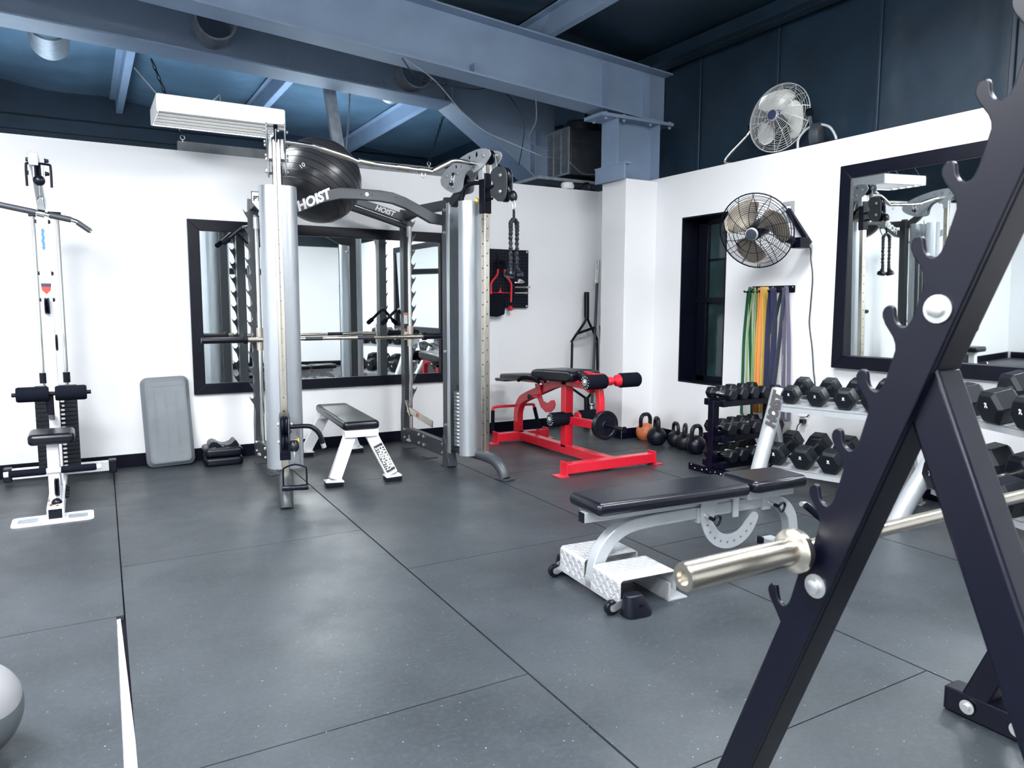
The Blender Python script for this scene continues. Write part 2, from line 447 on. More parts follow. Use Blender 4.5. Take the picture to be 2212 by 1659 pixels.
g.bar((3.24, yf, 3.24), (4.22, yf, 2.60), .33, .014, side=Y); g.bar((4.22, yf, 2.60), (4.6, yf, 2.60), .33, .014, side=Y)
g.box((3.25, yf, 3.48), (.012, .30, .5)); g.box((4.25, yf-.05, 2.85), (.012, .09, .5))
for x in (.66, -.25, 1.66, 2.55): g.box((x, yf-.17, 3.447-.03*x-.035), (.012, .012, .05))
struct(g.build('ceiling_beam_far', 'steelpaint'))
def duct(x, z, y0, y1, lab):
    g = G()
    n = 28
    g.lathe([(.155, 0), (.155, y1-y0), (.148, y1-y0), (.148, 0), (.155, 0)], (x, y0, z), Y, n, cap=False)
    g.lathe([(.166, -.004), (.166, .01), (.154, .01), (.154, -.004), (.166, -.004)], (x, y0, z), Y, n, cap=False)
    tag(g.build('duct_stub', 'galv'), lab, 'duct', 'round duct stubs at the far beam')
duct(1.06, 3.565, yf-.30, yf+.5, 'round metal duct stub through the far beam, above the hanging lamp')
duct(2.86, 3.47, yf-.20, yf+.5, 'round metal duct stub through the far beam, nearest the knee brace')
duct(-.13, 3.53, yf+.30, yf+.9, 'round metal duct stub under the far beam at the upper left corner')
g = G(); g.bar((2.14, 7.35, 3.74), (2.30, 7.35, 2.62), .11, .006, side=X); g.bar((2.09, 7.38, 3.74), (2.25, 7.38, 2.62), .006, .06, side=X)
tag(g.build('angle_strut', 'galv'), 'steel angle strut slanting down behind the chrome pull-up bar', 'strut')
g = G(); g.tube(smooth([(2.37, 7.2, 3.75), (2.34, 7.2, 3.2), (2.32, 7.2, 2.95), (2.28, 7.2, 2.6)], 4), .008, 6)
tag(g.build('hanging_wire', 'wirem'), 'grey twisted wire hanging beside the steel angle strut', 'wire')

# ------------------------------------------------------------------ lamps
def lamp(name, label, loc, size, rz=0, chains=(), strength='lampdif', blades=0, up=False, group=None):
    """hanging box luminaire: white tray, long louvre blades, glowing tubes above them"""
    w, d, h = size
    t = thing(name, label, 'ceiling light', loc, rz, group)
    g = G()
    g.box((0, -d/2, h/2), (w, .012, h)); g.box((0, d/2, h/2), (w, .012, h))
    g.box((-w/2, 0, h/2), (.012, d, h)); g.box((w/2, 0, h/2), (.012, d, h))
    if not up: g.box((0, 0, h), (w, d, .012))
    g.build('housing', 'white', t, bev=.003, local=True)
    g = G()
    for i in range(blades):
        y = -d/2+d*(i+.5)/blades
        g.box((0, y, .012), (w-.02, .014, .024))
    if blades: g.build('louvre', 'louvre', t, local=True)
    else: g.bm.free()
    G().box((0, 0, h*.62 if blades else -.02), (w-.03, d-.03, .012 if blades else .075)).build('diffuser', strength, t, local=True)
    for a, b in chains:
        link_chain(a, b, t, 'hanger_chain', .007, .0025)
    return t
def link_chain(a, b, parent, name, L=.03, r=.0035, m='chainm', n=None):
    a, b = V(a), V(b); d = b-a; n = n or max(2, int(d.length/(L*1.75))); t = d.normalized(); s = t.orthogonal().normalized(); q = t.cross(s)
    g = G()
    for i in range(n):
        c = a+d*((i+.5)/n); e = s if i % 2 else q; hl = d.length/n*.62
        pts = [c+t*(hl*math.cos(k*PI/4))+e*(L*.36*math.sin(k*PI/4)) for k in range(8)]
        g.tube(pts, r, 5, closed=True)
    return g.build(name, m, parent)
t = lamp('hanging_light', 'white louvred lamp hanging over the back wall left of the cable machine', (.88, 5.60, 2.487), (.80, .46, .105), strength='lamphang', blades=5)
g = G(); g.tube([(.50, 5.42, 2.585), (.375, 5.62, 2.80)], .004, 6); g.build('hanger_rod', 'wirem', t)
g = G(); g.tube(smooth([(.80, 5.5, 2.59), (.86, 5.5, 2.65), (.89, 5.55, 2.68), (.90, 5.6, 2.59)], 5), .005, 6); g.build('power_cord', 'wirem', t)
lamp('ceiling_light', 'white box ceiling lamp over the left foreground, out of frame', (-.85, 1.75, 3.05), (1.25, .55, .07), strength='lampleft', group='ceiling lights out of frame')
lamp('ceiling_light', 'white box ceiling lamp over the bar rack, out of frame', (.75, .15, 3.0), (1.25, .55, .07), group='ceiling lights out of frame')
lamp('ceiling_light', 'white box ceiling lamp over the left side, out of frame', (-1.35, 3.1, 3.05), (1.25, .55, .07), strength='lampleft', group='ceiling lights out of frame')
lamp('ceiling_light', 'added white box lamp brightening the right walls by the dumbbell racks, out of frame', (2.95, 2.85, 3.28), (1.25, .55, .07), strength='lampright', group='ceiling lights out of frame')  # added lamp without a known source, lifts the right wall and pegboard
lamp('ceiling_light', 'white box ceiling lamp near the front wall, out of frame', (-1.6, -.9, 3.05), (1.25, .55, .07), strength='lampleft', group='ceiling lights out of frame')
lamp('ceiling_light', 'white box ceiling lamp by the right wall, out of frame', (3.35, .6, 3.05), (1.25, .55, .07), strength='lampright', group='ceiling lights out of frame')
for i, (x, y) in enumerate(((-.6, 8.9), (2.6, 8.9))):
    lamp('pendant_light', 'open-topped pendant lamp in the space behind the back wall, %s, out of frame' % ('left one', 'right one')[i], (x, y, 2.2), (1.2, .5, .1), strength='lampfar', up=True, group='pendant lamps behind the back wall')

# ------------------------------------------------------------------ smith / cable machine
mc = thing('cable_machine', 'graphite and silver smith and cable machine with two curved silver shrouds', 'gym machine', (1.806, 5.2, 0))
def frame(sg):
    u = V((sg*.229, -.973, 0)); n = V((sg*.973, .229, 0)); O = V((1.806+sg*.628, 5.18, 0))
    return u, n, (lambda s, l, z: O+u*s+n*l+Z*z)
plate_out = [(-.015,2.181),(.002,2.216),(.035,2.242),(.072,2.263),(.13,2.288),(.197,2.31),(.304,2.337),(.402,2.35),(.455,2.35),(.498,2.343),(.535,2.328),(.549,2.302),(.545,2.288),(.53,2.271),(.488,2.234),(.45,2.214),(.372,2.193),(.358,2.207),(.343,2.218),(.325,2.219),(.308,2.216),(.278,2.198),(.258,2.169),(.250,2.14),(.247,2.122),(.245,2.10),(.237,2.088),(.22,2.08),(.196,2.076),(.144,2.075),(.115,2.081),(.092,2.091),(.06,2.104),(.033,2.12),(.01,2.137),(-.004,2.151)]
pul_out = [(.54,2.178),(.568,2.202),(.614,2.213),(.659,2.205),(.695,2.184),(.709,2.151),(.71,2.1),(.707,2.025),(.696,1.99),(.66,1.968),(.614,1.974),(.577,1.999),(.545,2.015),(.535,2.059),(.560,2.080),(.566,2.095),(.560,2.110),(.542,2.135)]
POST_S, HP = .43, .053

for sg in (-1, 1):
    u, n, P = frame(sg); sd = 'left' if sg < 0 else 'right'
    xi = 1.806+sg*.628
    # uprights (rear one carries the smith rod; the feet are plates bolted along the floor)
    g = G(); g.rect([(xi, 5.18, .03), (xi, 5.18, 1.93), (xi, 5.18, 2.045)], .068, .075, X)
    g.lathe([(.036, 0), (.036, .012), (.03, .016), (0, .016)], (xi, 5.18, 2.045), Z, 18)
    g.build('upright', 'graphite', mc, bev=.004)
    g = G(); g.rect([(xi+.0, 6.075, .05), (xi, 6.075, .30), (xi, 6.045, .42), (xi, 6.045, 1.99), (xi, 6.03, 2.06)], .068, .085, X)
    g.build('rear_upright', 'graphite', mc, bev=.004)
    # hooked rack strip
    hk = []
    for k in range(13):
        z = .42+k*.12
        hk += [(.0, z), (.012, z+.05), (.034, z+.085), (.046, z+.118), (.030, z+.098), (.014, z+.10)]
    g = G(); g.prism([(-.03, .40)]+hk+[(-.03, 2.02)], (xi+sg*.034, 6.0, 0), X*sg, Z, -.012*sg)
    g.build('rack_strip', 'graphite', mc)
    # side base: bolted plates and foot
    g = G()
    g.box((xi, 5.61, .125), (.05, .95, .125))
    for yy in (6.02, 5.55, 5.2): g.box((xi, yy, .004), (.10, .10, .008))
    g.prism([(5.10, .008), (5.225, .008), (5.225, .24), (5.19, .24)], (xi-.037, 0, 0), Y, Z, .074)
    g.build('side_base', 'graphite', mc, bev=.004)
    g = G(); xo = xi-.026 if sg > 0 else xi-.026
    for yy, zz in ((6.04, .165), (6.04, .095), (5.72, .165), (5.72, .095), (5.62, .165), (5.62, .095), (5.24, .165), (5.24, .095)):
        g.bolt((xi-.026, yy, zz), -X, .011, .012)
    for zz in (1.965, 1.80, .9, .33): g.bolt((xi-.035, 5.15, zz), -X, .010, .016)
    g.each('bolt', 'zinc', mc)
    # front foot: round tube that bends to the floor
    g = G(); pts = [P(.0, 0, .165), P(.16, 0, .155), P(.30, 0, .147), P((.47 if sg < 0 else .44), 0, .140)] + [P((.47 if sg < 0 else .44)+.20*math.sin(a), 0, .140-.19*(1-math.cos(a))*.72) for a in (R(25), R(50), R(72), R(88))] + [P(.675 if sg < 0 else .645, 0, .006)]
    g.tube(smooth(pts, 3), .041, 16)
    g.build('front_foot', 'graphite' if sg < 0 else 'graphite', mc)
    g = G(); c = P(.675 if sg < 0 else .645, 0, .004); g.prism(rrect(.12, .10, .01), c, u, n, .008); g.build('foot_plate', 'graphite', mc)
    # shroud : two bowed sheets round the weight stack with a slot on the inner side
    zb_ = .185 if sg < 0 else .135
    def shell(a0, a1, name):
        out = []; N = 22
        for i in range(N+1):
            a = R(a0+(a1-a0)*i/N); ce, se = math.cos(a), math.sin(a)
            ex = .62
            out.append((.215+.142*math.copysign(abs(ce)**ex, ce), .118*math.copysign(abs(se)**ex, se)))
        inn = [((x-.215)*.975+.215, y*.975) for x, y in out]
        g = G()
        for i in range(N):
            q = [P(*out[i], zb_), P(*out[i+1], zb_), P(*out[i+1], 2.0), P(*out[i], 2.0)]
            r_ = [P(*inn[i], zb_), P(*inn[i+1], zb_), P(*inn[i+1], 2.0), P(*inn[i], 2.0)]
            vo = [g.bm.verts.new(p) for p in q]; vi = [g.bm.verts.new(p) for p in r_]
            g.bm.faces.new(vo); g.bm.faces.new(list(reversed(vi)))
            g.bm.faces.new((vo[3], vo[2], vi[2], vi[3])); g.bm.faces.new((vo[1], vo[0], vi[0], vi[1]))
            if i == 0: g.bm.faces.new((vo[0], vo[3], vi[3], vi[0]))
            if i == N-1: g.bm.faces.new((vo[2], vo[1], vi[1], vi[2]))
        bmesh.ops.remove_doubles(g.bm, verts=g.bm.verts, dist=1e-5)
        return g.build(name, 'silverdark', mc, sharp=50)
    # inner side is lat < 0 ; slot there between -112 and -92 degrees
    shell(-78, 118, 'shroud'); shell(118, 257, 'rear_shroud')
    g = G()
    for k in range(15): g.box(P(.205, 0, .20+k*.028), (.13, .13, .025), Matrix((u, n, Z)).transposed())
    ws = g.build('weight_stack', 'silverdark', mc, bev=.002)
    g = G()
    for k in range(15): g.box(P(.205, -.066, .20+k*.028), (.045, .004, .012), Matrix((u, n, Z)).transposed())
    g.build('weight_labels', 'white', ws)
    g = G(); g.box(P(.205, 0, .635), (.10, .10, .04), Matrix((u, n, Z)).transposed()); g.cyl(P(.205, 0, .6), P(.205, 0, 2.03), .006); g.cyl(P(.165, 0, .15), P(.165, 0, 2.0), .012); g.cyl(P(.25, 0, .15), P(.25, 0, 2.0), .012)
    g.each('stack_rod', 'chrome', mc)
    # cable post; black discs stand in for the shade in its peg holes
    g = G(); hw = .0235
    g.rect([P(POST_S, 0, .17), P(POST_S, 0, 2.26)], .047, .047, n)
    g.build('cable_post', 'warmchrome', mc, bev=.004)
    g = G()
    for k in range(20):
        z = .30+k*.087
        g.cyl(P(POST_S, -hw-.0006, z), P(POST_S, -hw+.004, z), .0055, 10)
        g.cyl(P(POST_S+hw+.0006, 0, z+.02), P(POST_S+hw-.004, 0, z+.02), .005, 10)
    g.build('peg_hole_discs', 'black', mc)
    # top side plates
    for k, off in enumerate((-HP, HP)):
        holes = [circ((.321, 2.303), .013, 12), circ((.399, 2.314), .016, 12, .022), circ((.171, 2.259), .013, 12), circ((.25, 2.283), .010, 12), circ((.23, 2.255), .008, 10)]
        o = P(0, off-.004, 0)
        g = G(); g.prism(plate_out, o, u, Z, .008*(-1 if sg > 0 else 1), holes)
        if (u.cross(Z)).dot(n) < 0: pass
        pl = g.build('top_plate', 'silver', mc)
        g = G(); fa = -1 if off < 0 else 1
        for s_, z_ in ((.066, 2.205), (.192, 2.209), (.092, 2.127), (.139, 2.115), (.483, 2.296), (.36, 2.238), (.41, 2.25)):
            g.bolt(P(s_, off+fa*.009, z_), n*fa, .010, .010)
        g.each('plate_bolt', 'zinc', pl)
        if (off < 0):     # monogram emblem on the inner plate
            g = G(); e = lambda a, b: (.129+a, 2.174+b)
            g.prism([e(-.04, -.03), e(.0, -.052), e(.012, -.04), e(.0, .0), e(.03, .045), e(.0, .05), e(-.012, .02)], P(0, off-.0052, 0), u, Z, .001*(1 if sg < 0 else 1))
            g.build('emblem', 'letterblack', pl)
            text('emblem_letter', 'H', .062, 'letter', P(.129, off-.0075, 2.174), u if sg > 0 else u*-1, Z, pl, .0012, .3, .003)
    g = G()
    for s_, z_ in ((.50, 2.31), (.47, 2.335), (.10, 2.11), (.07, 2.2)): g.cyl(P(s_, -HP, z_), P(s_, HP, z_), .009, 10)
    g.each('plate_spacer', 'zinc', mc)
    g = G(); g.lathe([(.0, -.012), (.045, -.012), (.05, -.004), (.044, 0), (.05, .004), (.045, .012), (0, .012)], P(.485, 0, 2.29), n, 20)
    g.lathe([(.0, -.012), (.045, -.012), (.05, -.004), (.044, 0), (.05, .004), (.045, .012), (0, .012)], P(.20, 0, 2.16), n, 20)
    g.each('top_pulley', 'blackplastic', mc)
    g = G()
    for off in (-.035, .035): g.box(P(POST_S, off, 2.20), (.05, .02, .12), Matrix((u, n, Z)).transposed())
    g.each('post_cap', 'silver', mc, bev=.002)
    # top arm carrying the plates, tie from rear to mid upright
    g = G(); g.rect([P(-.02, 0, 2.0), P(.05, 0, 2.005), P(.13, 0, 2.06), P(.19, 0, 2.13)], .06, .065, n)
    g.rect([(xi, 6.02, 2.005), (xi, 5.75, 2.03), (xi, 5.2, 2.01)], .06, .07, X)
    g.build('top_arm', 'graphite', mc, bev=.004)
    # carriage with twin-plate pulley
    cz = 2.04 if sg > 0 else .40
    g = G(); g.rect([P(POST_S, 0, cz-.135), P(POST_S, 0, cz+.145)], .066, .064, n); ca = g.build('pulley_carriage', 'black', mc, bev=.005)
    dz = cz-2.04 + (0 if sg > 0 else .02)
    zz = lambda z: (z+dz)
    for off in (-.030, .022):
        g = G(); g.prism([(a-.02, zz(b)) for a, b in pul_out], P(0, off, 0), u, Z, .007*(-1 if sg > 0 else 1)); g.build('pulley_plate', 'graphite' if off < 0 or True else 'black', ca, bev=.002)
    g = G()
    for z_ in (2.14, 2.035):
        g.lathe([(0, -.016), (.058, -.016), (.062, -.008), (.052, 0), (.062, .008), (.058, .016), (0, .016)], P(.635, -.002, zz(z_)), n, 24)
    g.each('pulley_wheel', 'blackplastic', ca)
    g = G()
    for z_ in (2.145, 2.035):
        for off, fa in ((-.040, -1), (.030, 1)): g.bolt(P(.635, off, zz(z_)), n*fa, .011, .010)
    g.each('pulley_bolt', 'zinc', ca)
    g = G(); g.tube([P(.46, -.012, zz(2.07)), P(.50, -.03, zz(2.07)), P(.555, -.033, zz(2.085))], .010, 8); g.tube([P(.46, -.012, zz(2.0)), P(.53, -.02, zz(2.0))], .009, 8)
    g.each('carriage_lug', 'black', ca)
    # curved grip and yellow pull pin on the rear of the carriage
    hd = [P(POST_S-.03, -.02, cz+.085), P(POST_S-.10, -.035, cz+.085), P(POST_S-.15, -.045, cz+.07), P(POST_S-.19, -.05, cz+.02), P(POST_S-.205, -.05, cz-.05)] if sg > 0 else \
         [P(POST_S-.0, -.03, cz+.075), P(POST_S-.01, -.12, cz+.075), P(POST_S-.01, -.17, cz+.065), P(POST_S-.01, -.215, cz+.02), P(POST_S-.01, -.235, cz-.045)]
    g = G(); g.tube(smooth(hd, 4), .0155, 12); h = g.build('curved_grip', 'blackplastic', ca)
    e0, e1 = V(hd[-2]), V(hd[-1]); g = G(); g.cyl(e1, e1+(e1-e0).normalized()*.03, .016); g.build('grip_end', 'zinc', h)
    g = G(); q = P(POST_S-.035, -.01, cz-.035) if sg > 0 else P(POST_S, -.035, cz-.02); d = -u if sg > 0 else -n
    g.cyl(q, q+d*.03, .008, 10); pn = g.build('pull_pin', 'zinc', ca)
    g = G(); g.lathe([(.009, .02), (.013, .032), (.022, .045), (.016, .052), (0, .055)], q, d, 14); g.build('pin_knob', 'yellow', pn)
    # cable with ball stop and snap hook
    g = G(); zb = zz(2.0); e = P(.722, -.004, zb) if sg > 0 else P(.70, -.055, zb+.02)
    g.lathe([(0, -.03), (.022, -.03), (.03, -.012), (.03, .015), (.02, .032), (0, .034)], e, (u*.45-Z), 16); st = g.build('cable_stop', 'blackplastic', ca)
    g = G(); c = e+u*.012-Z*.065; pts = [c+Z*.036*math.cos(a)+u*.013*math.sin(a) for a in [2*PI*k/14 for k in range(14)]]; g.tube(pts, .0042, 7, closed=True); g.build('snap_hook', 'zinc', st)
    g = G(); g.tube([P(.535, 0, 2.30), P(.575, 0, zz(2.13) if sg > 0 else 2.2)], .003, 6); 
    if sg < 0: g.tube([P(.545, 0, 2.29), P(.55, 0, .68)], .003, 6)
    g.build('cable', 'wirem', mc)
    if sg < 0:
        SNAP_L = c-Z*.036
        PIN = P(POST_S, 0, .30)
    else: SNAP_R = c-Z*.036
    # smith guide rod with end clamps
    rx = 1.806+sg*.625
    g = G(); g.cyl((rx, 5.945, .11), (rx, 5.945, 1.90), .015, 16); g.build('guide_rod', 'chrome', mc)
    g = G(); g.cyl((rx, 5.945, 1.83), (rx, 5.945, 1.915), .022, 16); g.cyl((rx, 5.945, 1.91), (rx, 5.99, 1.93), .012, 10); g.build('rod_clamp', 'silver', mc); g = G(); g.lathe([(.045, 0), (.045, .012), (.026, .02), (.026, .05), (.015, .05)], (rx, 5.945, .075), Z, 18)
    g.build('rod_base', 'silver', mc)
    # safety stop bar and its clip
    g = G(); ss = 1.806+sg*.585
    g.bar((ss, 5.93, .36), (ss, 5.40, .30), .010, .055, side=X); sb = g.build('safety_stop', 'warmchrome', mc, bev=.002)
    g = G(); g.bar((ss, 5.95, .43), (ss, 5.86, .31), .022, .02, side=X); g.build('stop_clip', 'warmchrome', sb)
    g = G(); g.box((ss-.0058, 5.70, .335), (.001, .05, .03)); g.build('warning_label', 'redink', sb)
    # warning stickers on the rear upright
    for zc in (1.14, 1.0):
        g = G(); g.box((xi-.02, 6.0015, zc), (.034, .001, .095)); st2 = g.build('warning_sticker', 'letter', mc)
        g = G(); g.box((xi-.02, 6.0008, zc+.036), (.030, .001, .02)); g.build('sticker_band', 'orangeink' if zc > 1.1 else 'redink', st2)
# bars between the two sides
def ysect(pts, th, o, y): return pts
arch = [(1.18, 1.855), (1.18, 1.925), (1.293, 1.945), (1.50, 2.045), (1.60, 2.072), (1.72, 2.076), (1.90, 2.076), (2.00, 2.068), (2.10, 2.040), (2.32, 1.945), (2.43, 1.925), (2.43, 1.855), (2.30, 1.868), (2.10, 1.962), (2.0, 1.990), (1.90, 2.0), (1.72, 2.0), (1.61, 1.995), (1.50, 1.965), (1.29, 1.87)]
arch = [(x, z+.0) for x, z in arch]
g = G(); g.prism(arch, (0, 5.235, 0), X, Z, .05); cb = g.build('cross_beam', 'graphite', mc, bev=.004)
text('brand_lettering', 'HOIST', .088, 'letter', (1.415, 5.1838, 1.968), V((.90, 0, .435)), V((-.435, 0, .9)), cb, .001, .25, .004, sx=1.0)
g = G()
for x, z in ((1.80, 2.038),): g.bolt((x, 5.185, z), -Y, .011, .008)
g.build('beam_bolt', 'zinc', cb)
g = G()
for x in (1.76, 1.84, 2.02): g.cyl((x, 5.1855, 2.036), (x, 5.1845, 2.036), .005, 10)
g.build('beam_hole_discs', 'black', cb)  # flat black discs give the shade of holes in the beam
g = G(); rp = [(1.20, 5.985, 1.905), (1.50, 5.84, 2.00), (1.62, 5.815, 2.022), (1.80, 5.83, 2.035), (1.98, 5.90, 2.015), (2.435, 5.985, 1.91)]
g.tube(smooth(rp, 3), .024, 14); g.build('rear_pull_bar', 'graphite', mc)
g = G(); g.prism([(1.17, 1.95), (1.6, 2.075), (1.72, 2.10), (1.9, 2.10), (2.0, 2.075), (2.45, 1.95), (2.45, 2.02), (2.0, 2.135), (1.9, 2.16), (1.72, 2.16), (1.6, 2.135), (1.17, 2.02)], (0, 6.05, 0), X, Z, .04); rb = g.build('rear_beam', 'graphite', mc, bev=.004)
text('brand_lettering', 'HOIST', .06, 'letter', (2.24, 6.007, 2.04), V((.96, 0, -.26)), V((.26, 0, .96)), rb, .001, .25, .002)
# shield emblem on the left side
u, n, P = frame(-1)
g = G(); g.prism([(-.05, .06), (.05, .06), (.05, -.02), (0, -.075), (-.05, -.02)], V((1.115, 5.50, 1.985)), V((1, -.12, 0)), Z, .006); sh = g.build('shield_emblem', 'graphite', mc)
g = G(); g.prism([(-.043, .053), (.043, .053), (.043, -.017), (0, -.066), (-.043, -.017)], V((1.115, 5.50, 1.985))+V((-.002, -.0075, 0)), V((1, -.12, 0)), Z, .001); s2 = g.build('emblem_face', 'letter', sh)
text('emblem_lettering', 'PTS', .045, 'letterblack', V((1.115, 5.50, 1.995))+V((-.0025, -.009, 0)), V((1, -.12, 0)), Z, s2, .0006, 0, .002)
# smith bar: on the rods, dark sleeves outside
g = G(); yb = 5.912
g.cyl((1.14, yb, .985), (2.475, yb, .985), .0155, 16); sbm = g.build('smith_bar', 'warmchrome', mc)
for sg in (-1, 1):
    rx = 1.806+sg*.625
    g = G(); g.cyl((rx, 5.945, .90), (rx, 5.945, 1.075), .025, 18); g.cyl((rx+sg*.13, yb, .985), (rx-sg*.05, yb, .985), .021, 16); g.build('bar_carriage', 'warmchrome', sbm)
    g = G(); a = rx+sg*.10; g.lathe([(0, 0), (.034, 0), (.034, .03), (.025, .034), (.025, .32), (.021, .328), (0, .328)], (a, yb, .985), X*sg, 20); g.build('bar_sleeve', 'blackplastic', sbm)
g = G()
for a, b in ((1.52, 1.66), (1.95, 2.09)): g.cyl((a, yb, .985), (b, yb, .985), .0165, 16)
g.each('knurled_grip', 'graphite', sbm)
# chrome pull-up bar between the top plates
L0 = frame(-1)[2](.41, -HP, 2.245); R0 = frame(1)[2](.41, -HP, 2.245)
pu = [(L0.x, L0.y, 2.255), (1.28, 4.755, 2.247), (1.33, 4.755, 2.24), (1.535, 4.755, 2.196), (1.64, 4.755, 2.174), (2.08, 4.755, 2.163), (2.12, 4.755, 2.166), (2.22, 4.755, 2.222), (2.30, 4.755, 2.252), (R0.x, R0.y, 2.245)]
g = G(); g.tube(smooth(pu, 4), .0155, 14); pb = g.build('pull_up_bar', 'chrome', mc)
g = G()
for a, b in (((1.355, 2.2345), (1.535, 2.196)), ((1.60, 2.182), (1.70, 2.172)), ((1.86, 2.1685), (1.95, 2.166)), ((2.02, 2.1645), (2.09, 2.1635)), ((2.13, 2.171), (2.245, 2.233))):
    g.cyl((a[0], 4.755, a[1]), (b[0], 4.755, b[1]), .0185, 14)
g.each('grip_sleeve', 'warmchrome', pb)
g = G(); c = V((2.055, 4.755, 2.135)); g.tube([c+Z*.02*math.cos(a)+X*.015*math.sin(a) for a in [2*PI*k/12 for k in range(12)]], .004, 6, closed=True); g.build('eye_ring', 'zinc', pb)

# attachments hanging from the machine
st = thing('stirrup_handle', 'black stirrup handle hanging from the lower pulley of the cable machine', 'cable handle', SNAP_L)
c = SNAP_L; a = V((.9, -.25, 0)).normalized(); w_ = .068
g = G(); g.tube(smooth([c-Z*.155-a*w_, c-Z*.05-a*w_, c-Z*.028-a*(w_-.012), c-Z*.012, c-Z*.028+a*(w_-.012), c-Z*.05+a*w_, c-Z*.155+a*w_], 4), .0055, 8); g.build('frame', 'black', st)
g = G(); g.lathe([(.015, -w_-.01), (.019, -w_), (.019, -.03), (.017, -.028), (.017, .028), (.019, .03), (.019, w_), (.015, w_+.01)], c-Z*.155, a, 16); g.build('grip', 'blackplastic', st)
rp = thing('triceps_rope', 'black braided rope hanging from the upper right pulley', 'cable rope', SNAP_R)
c = SNAP_R
g = G(); g.tube([c+Z*.01, c-Z*.05], .009, 8); g.build('hanger', 'black', rp)
ax_ = V((.80, .3, 0)).normalized()
for sg in (-1, 1):
    g = G(); base = [c-Z*.055+ax_*(sg*.004), c-Z*.075+ax_*(sg*.024), c-Z*.11+ax_*(sg*.034), c-Z*.40+ax_*(sg*.033)]
    sp = smooth(base, 10)
    for k in range(3):
        pts = []
        L_ = 0
        for i, p in enumerate(sp):
            if i: L_ += (sp[i]-sp[i-1]).length
            an = 2*PI*(L_/.075+k/3); pts.append(p+ax_*(.008*math.cos(an))+V((-ax_.y, ax_.x, 0))*(.008*math.sin(an)))
        g.tube(pts, .0092, 8)
    g.build('rope', 'rope', rp)
    g = G(); g.lathe([(0, 0), (.018, .002), (.02, .02), (.036, .03), (.040, .05), (.034, .062), (0, .064)], c-Z*.39+ax_*(sg*.035), -Z+ax_*(sg*.25), 18); g.build('end_stop', 'blackplastic', rp)
# multi-grip straps hooked on the rear of the machine (seen in the wall mirror)
for k, (x, z, lab) in enumerate(((1.12, 1.84, 'black hinged grip bar hooked high on the left rear upright'), (2.40, 1.20, 'black hinged grip bar hooked on the right rear upright'))):
    t_ = thing('grip_bar', lab, 'cable attachment', (x, 6.16, z), 0, 'grip bars on the rear of the cable machine')
    g = G(); g.tube(smooth([(x-.13, 6.165, z-.10), (x-.02, 6.165, z), (x, 6.165, z+.005), (x+.02, 6.165, z), (x+.12, 6.165, z-.11)], 3), .013, 8); g.build('grip_arm', 'black', t_)
    g = G(); g.lathe([(.012, 0), (.02, .01), (.02, .06), (.012, .07)], (x-.15, 6.165, z-.115), (1, 0, .8), 12); g.lathe([(.012, 0), (.02, .01), (.02, .06), (.012, .07)], (x+.14, 6.165, z-.125), (-1, 0, .9), 12); g.each('grip', 'foam', t_)
    g = G(); g.tube([(x+(.035 if x > 2 else .06), 6.086, z+.03), (x, 6.13, z+.02), (x, 6.165, z+.005)], .006, 8); g.build('hook', 'zinc', t_)

# exercise ball lying on top of the machine
bt = thing('exercise_ball', 'large shiny black exercise ball resting on top of the cable machine', 'exercise ball', (1.555, 5.53, 2.162))
g = G(); rb = .307; prof = []
for i in range(61):
    a = -PI/2+PI*i/60; rr = rb
    prof.append((max(0, rr*math.cos(a)), rr*math.sin(a)))
g.lathe(prof, (1.555, 5.53, 2.162), V((.52, .25, .82)), 56, cap=False); bl = g.build('ball', 'ballgum', bt)
g = G(); axb = V((.52, .25, .82)).normalized(); o1 = axb.orthogonal().normalized(); o2 = axb.cross(o1)
for k in (-.19, -.145, -.10, -.05, 0, .05, .10, .145, .19):
    rr = math.sqrt(rb*rb-k*k)
    g.tube([V((1.555, 5.53, 2.162))+axb*k+(o1*math.cos(2*PI*i/72)+o2*math.sin(2*PI*i/72))*(rr-.0006) for i in range(72)], .0026, 6, closed=True)
g.build('ridges', 'ballridge', bl)
dn = (V((1.25, 5.36, 2.19))-V((1.555, 5.53, 2.162))).normalized(); dn = V((-.60, -.80, .17)).normalized()
uu = Z.cross(dn).normalized(); vv = dn.cross(uu)
uu2 = uu*.8+vv*.6; vv2 = vv*.8-uu*.6
text('size_mark', '10', .045, 'letter', V((1.555, 5.53, 2.162))+dn*(rb+.001), uu2, vv2, bl, .0006)

# ------------------------------------------------------------------ framed mirrors
def framed_mirror(name, label, o, u, w, h, f, tilt=0., dep=.035):
    """o = lower outer corner on the wall, u along the wall, normal = u x z"""
    u = V(u); n = u.cross(Z); t = thing(name, label, 'mirror', o); o = V(o)
    outer = [(0, 0), (w, 0), (w, h), (0, h)]
    for k in range(4):      # four mitred boards
        a, b = outer[k], outer[(k+1) % 4]
        ins = [(f, f), (w-f, f), (w-f, h-f), (f, h-f)]
        g = G(); g.prism([a, b, ins[(k+1) % 4], ins[k]], o, u, Z, dep)
        g.build('frame_board', 'blackwood', t, bev=.003)
    g = G(); zc = h/2
    q = lambda x, z: o+u*x+Z*z+n*(.008+(z-f)*math.tan(tilt))
    g.bm.faces.new([g.bm.verts.new(q(*p)) for p in ((f-.01, f-.01), (w-f+.01, f-.01), (w-f+.01, h-f+.01), (f-.01, h-f+.01))])
    g.build('glass', 'mirror', t)
    return t
framed_mirror('wall_mirror', 'wide black-framed mirror on the back wall behind the cable machine', (.738, YB, .535), X, 2.24, 1.382, .086)
framed_mirror('wall_mirror', 'large black-framed mirror on the right wall above the dumbbell racks', (XR, 3.45, .813), -Y, 2.9, 1.418, .09, tilt=R(1.5), dep=.055)

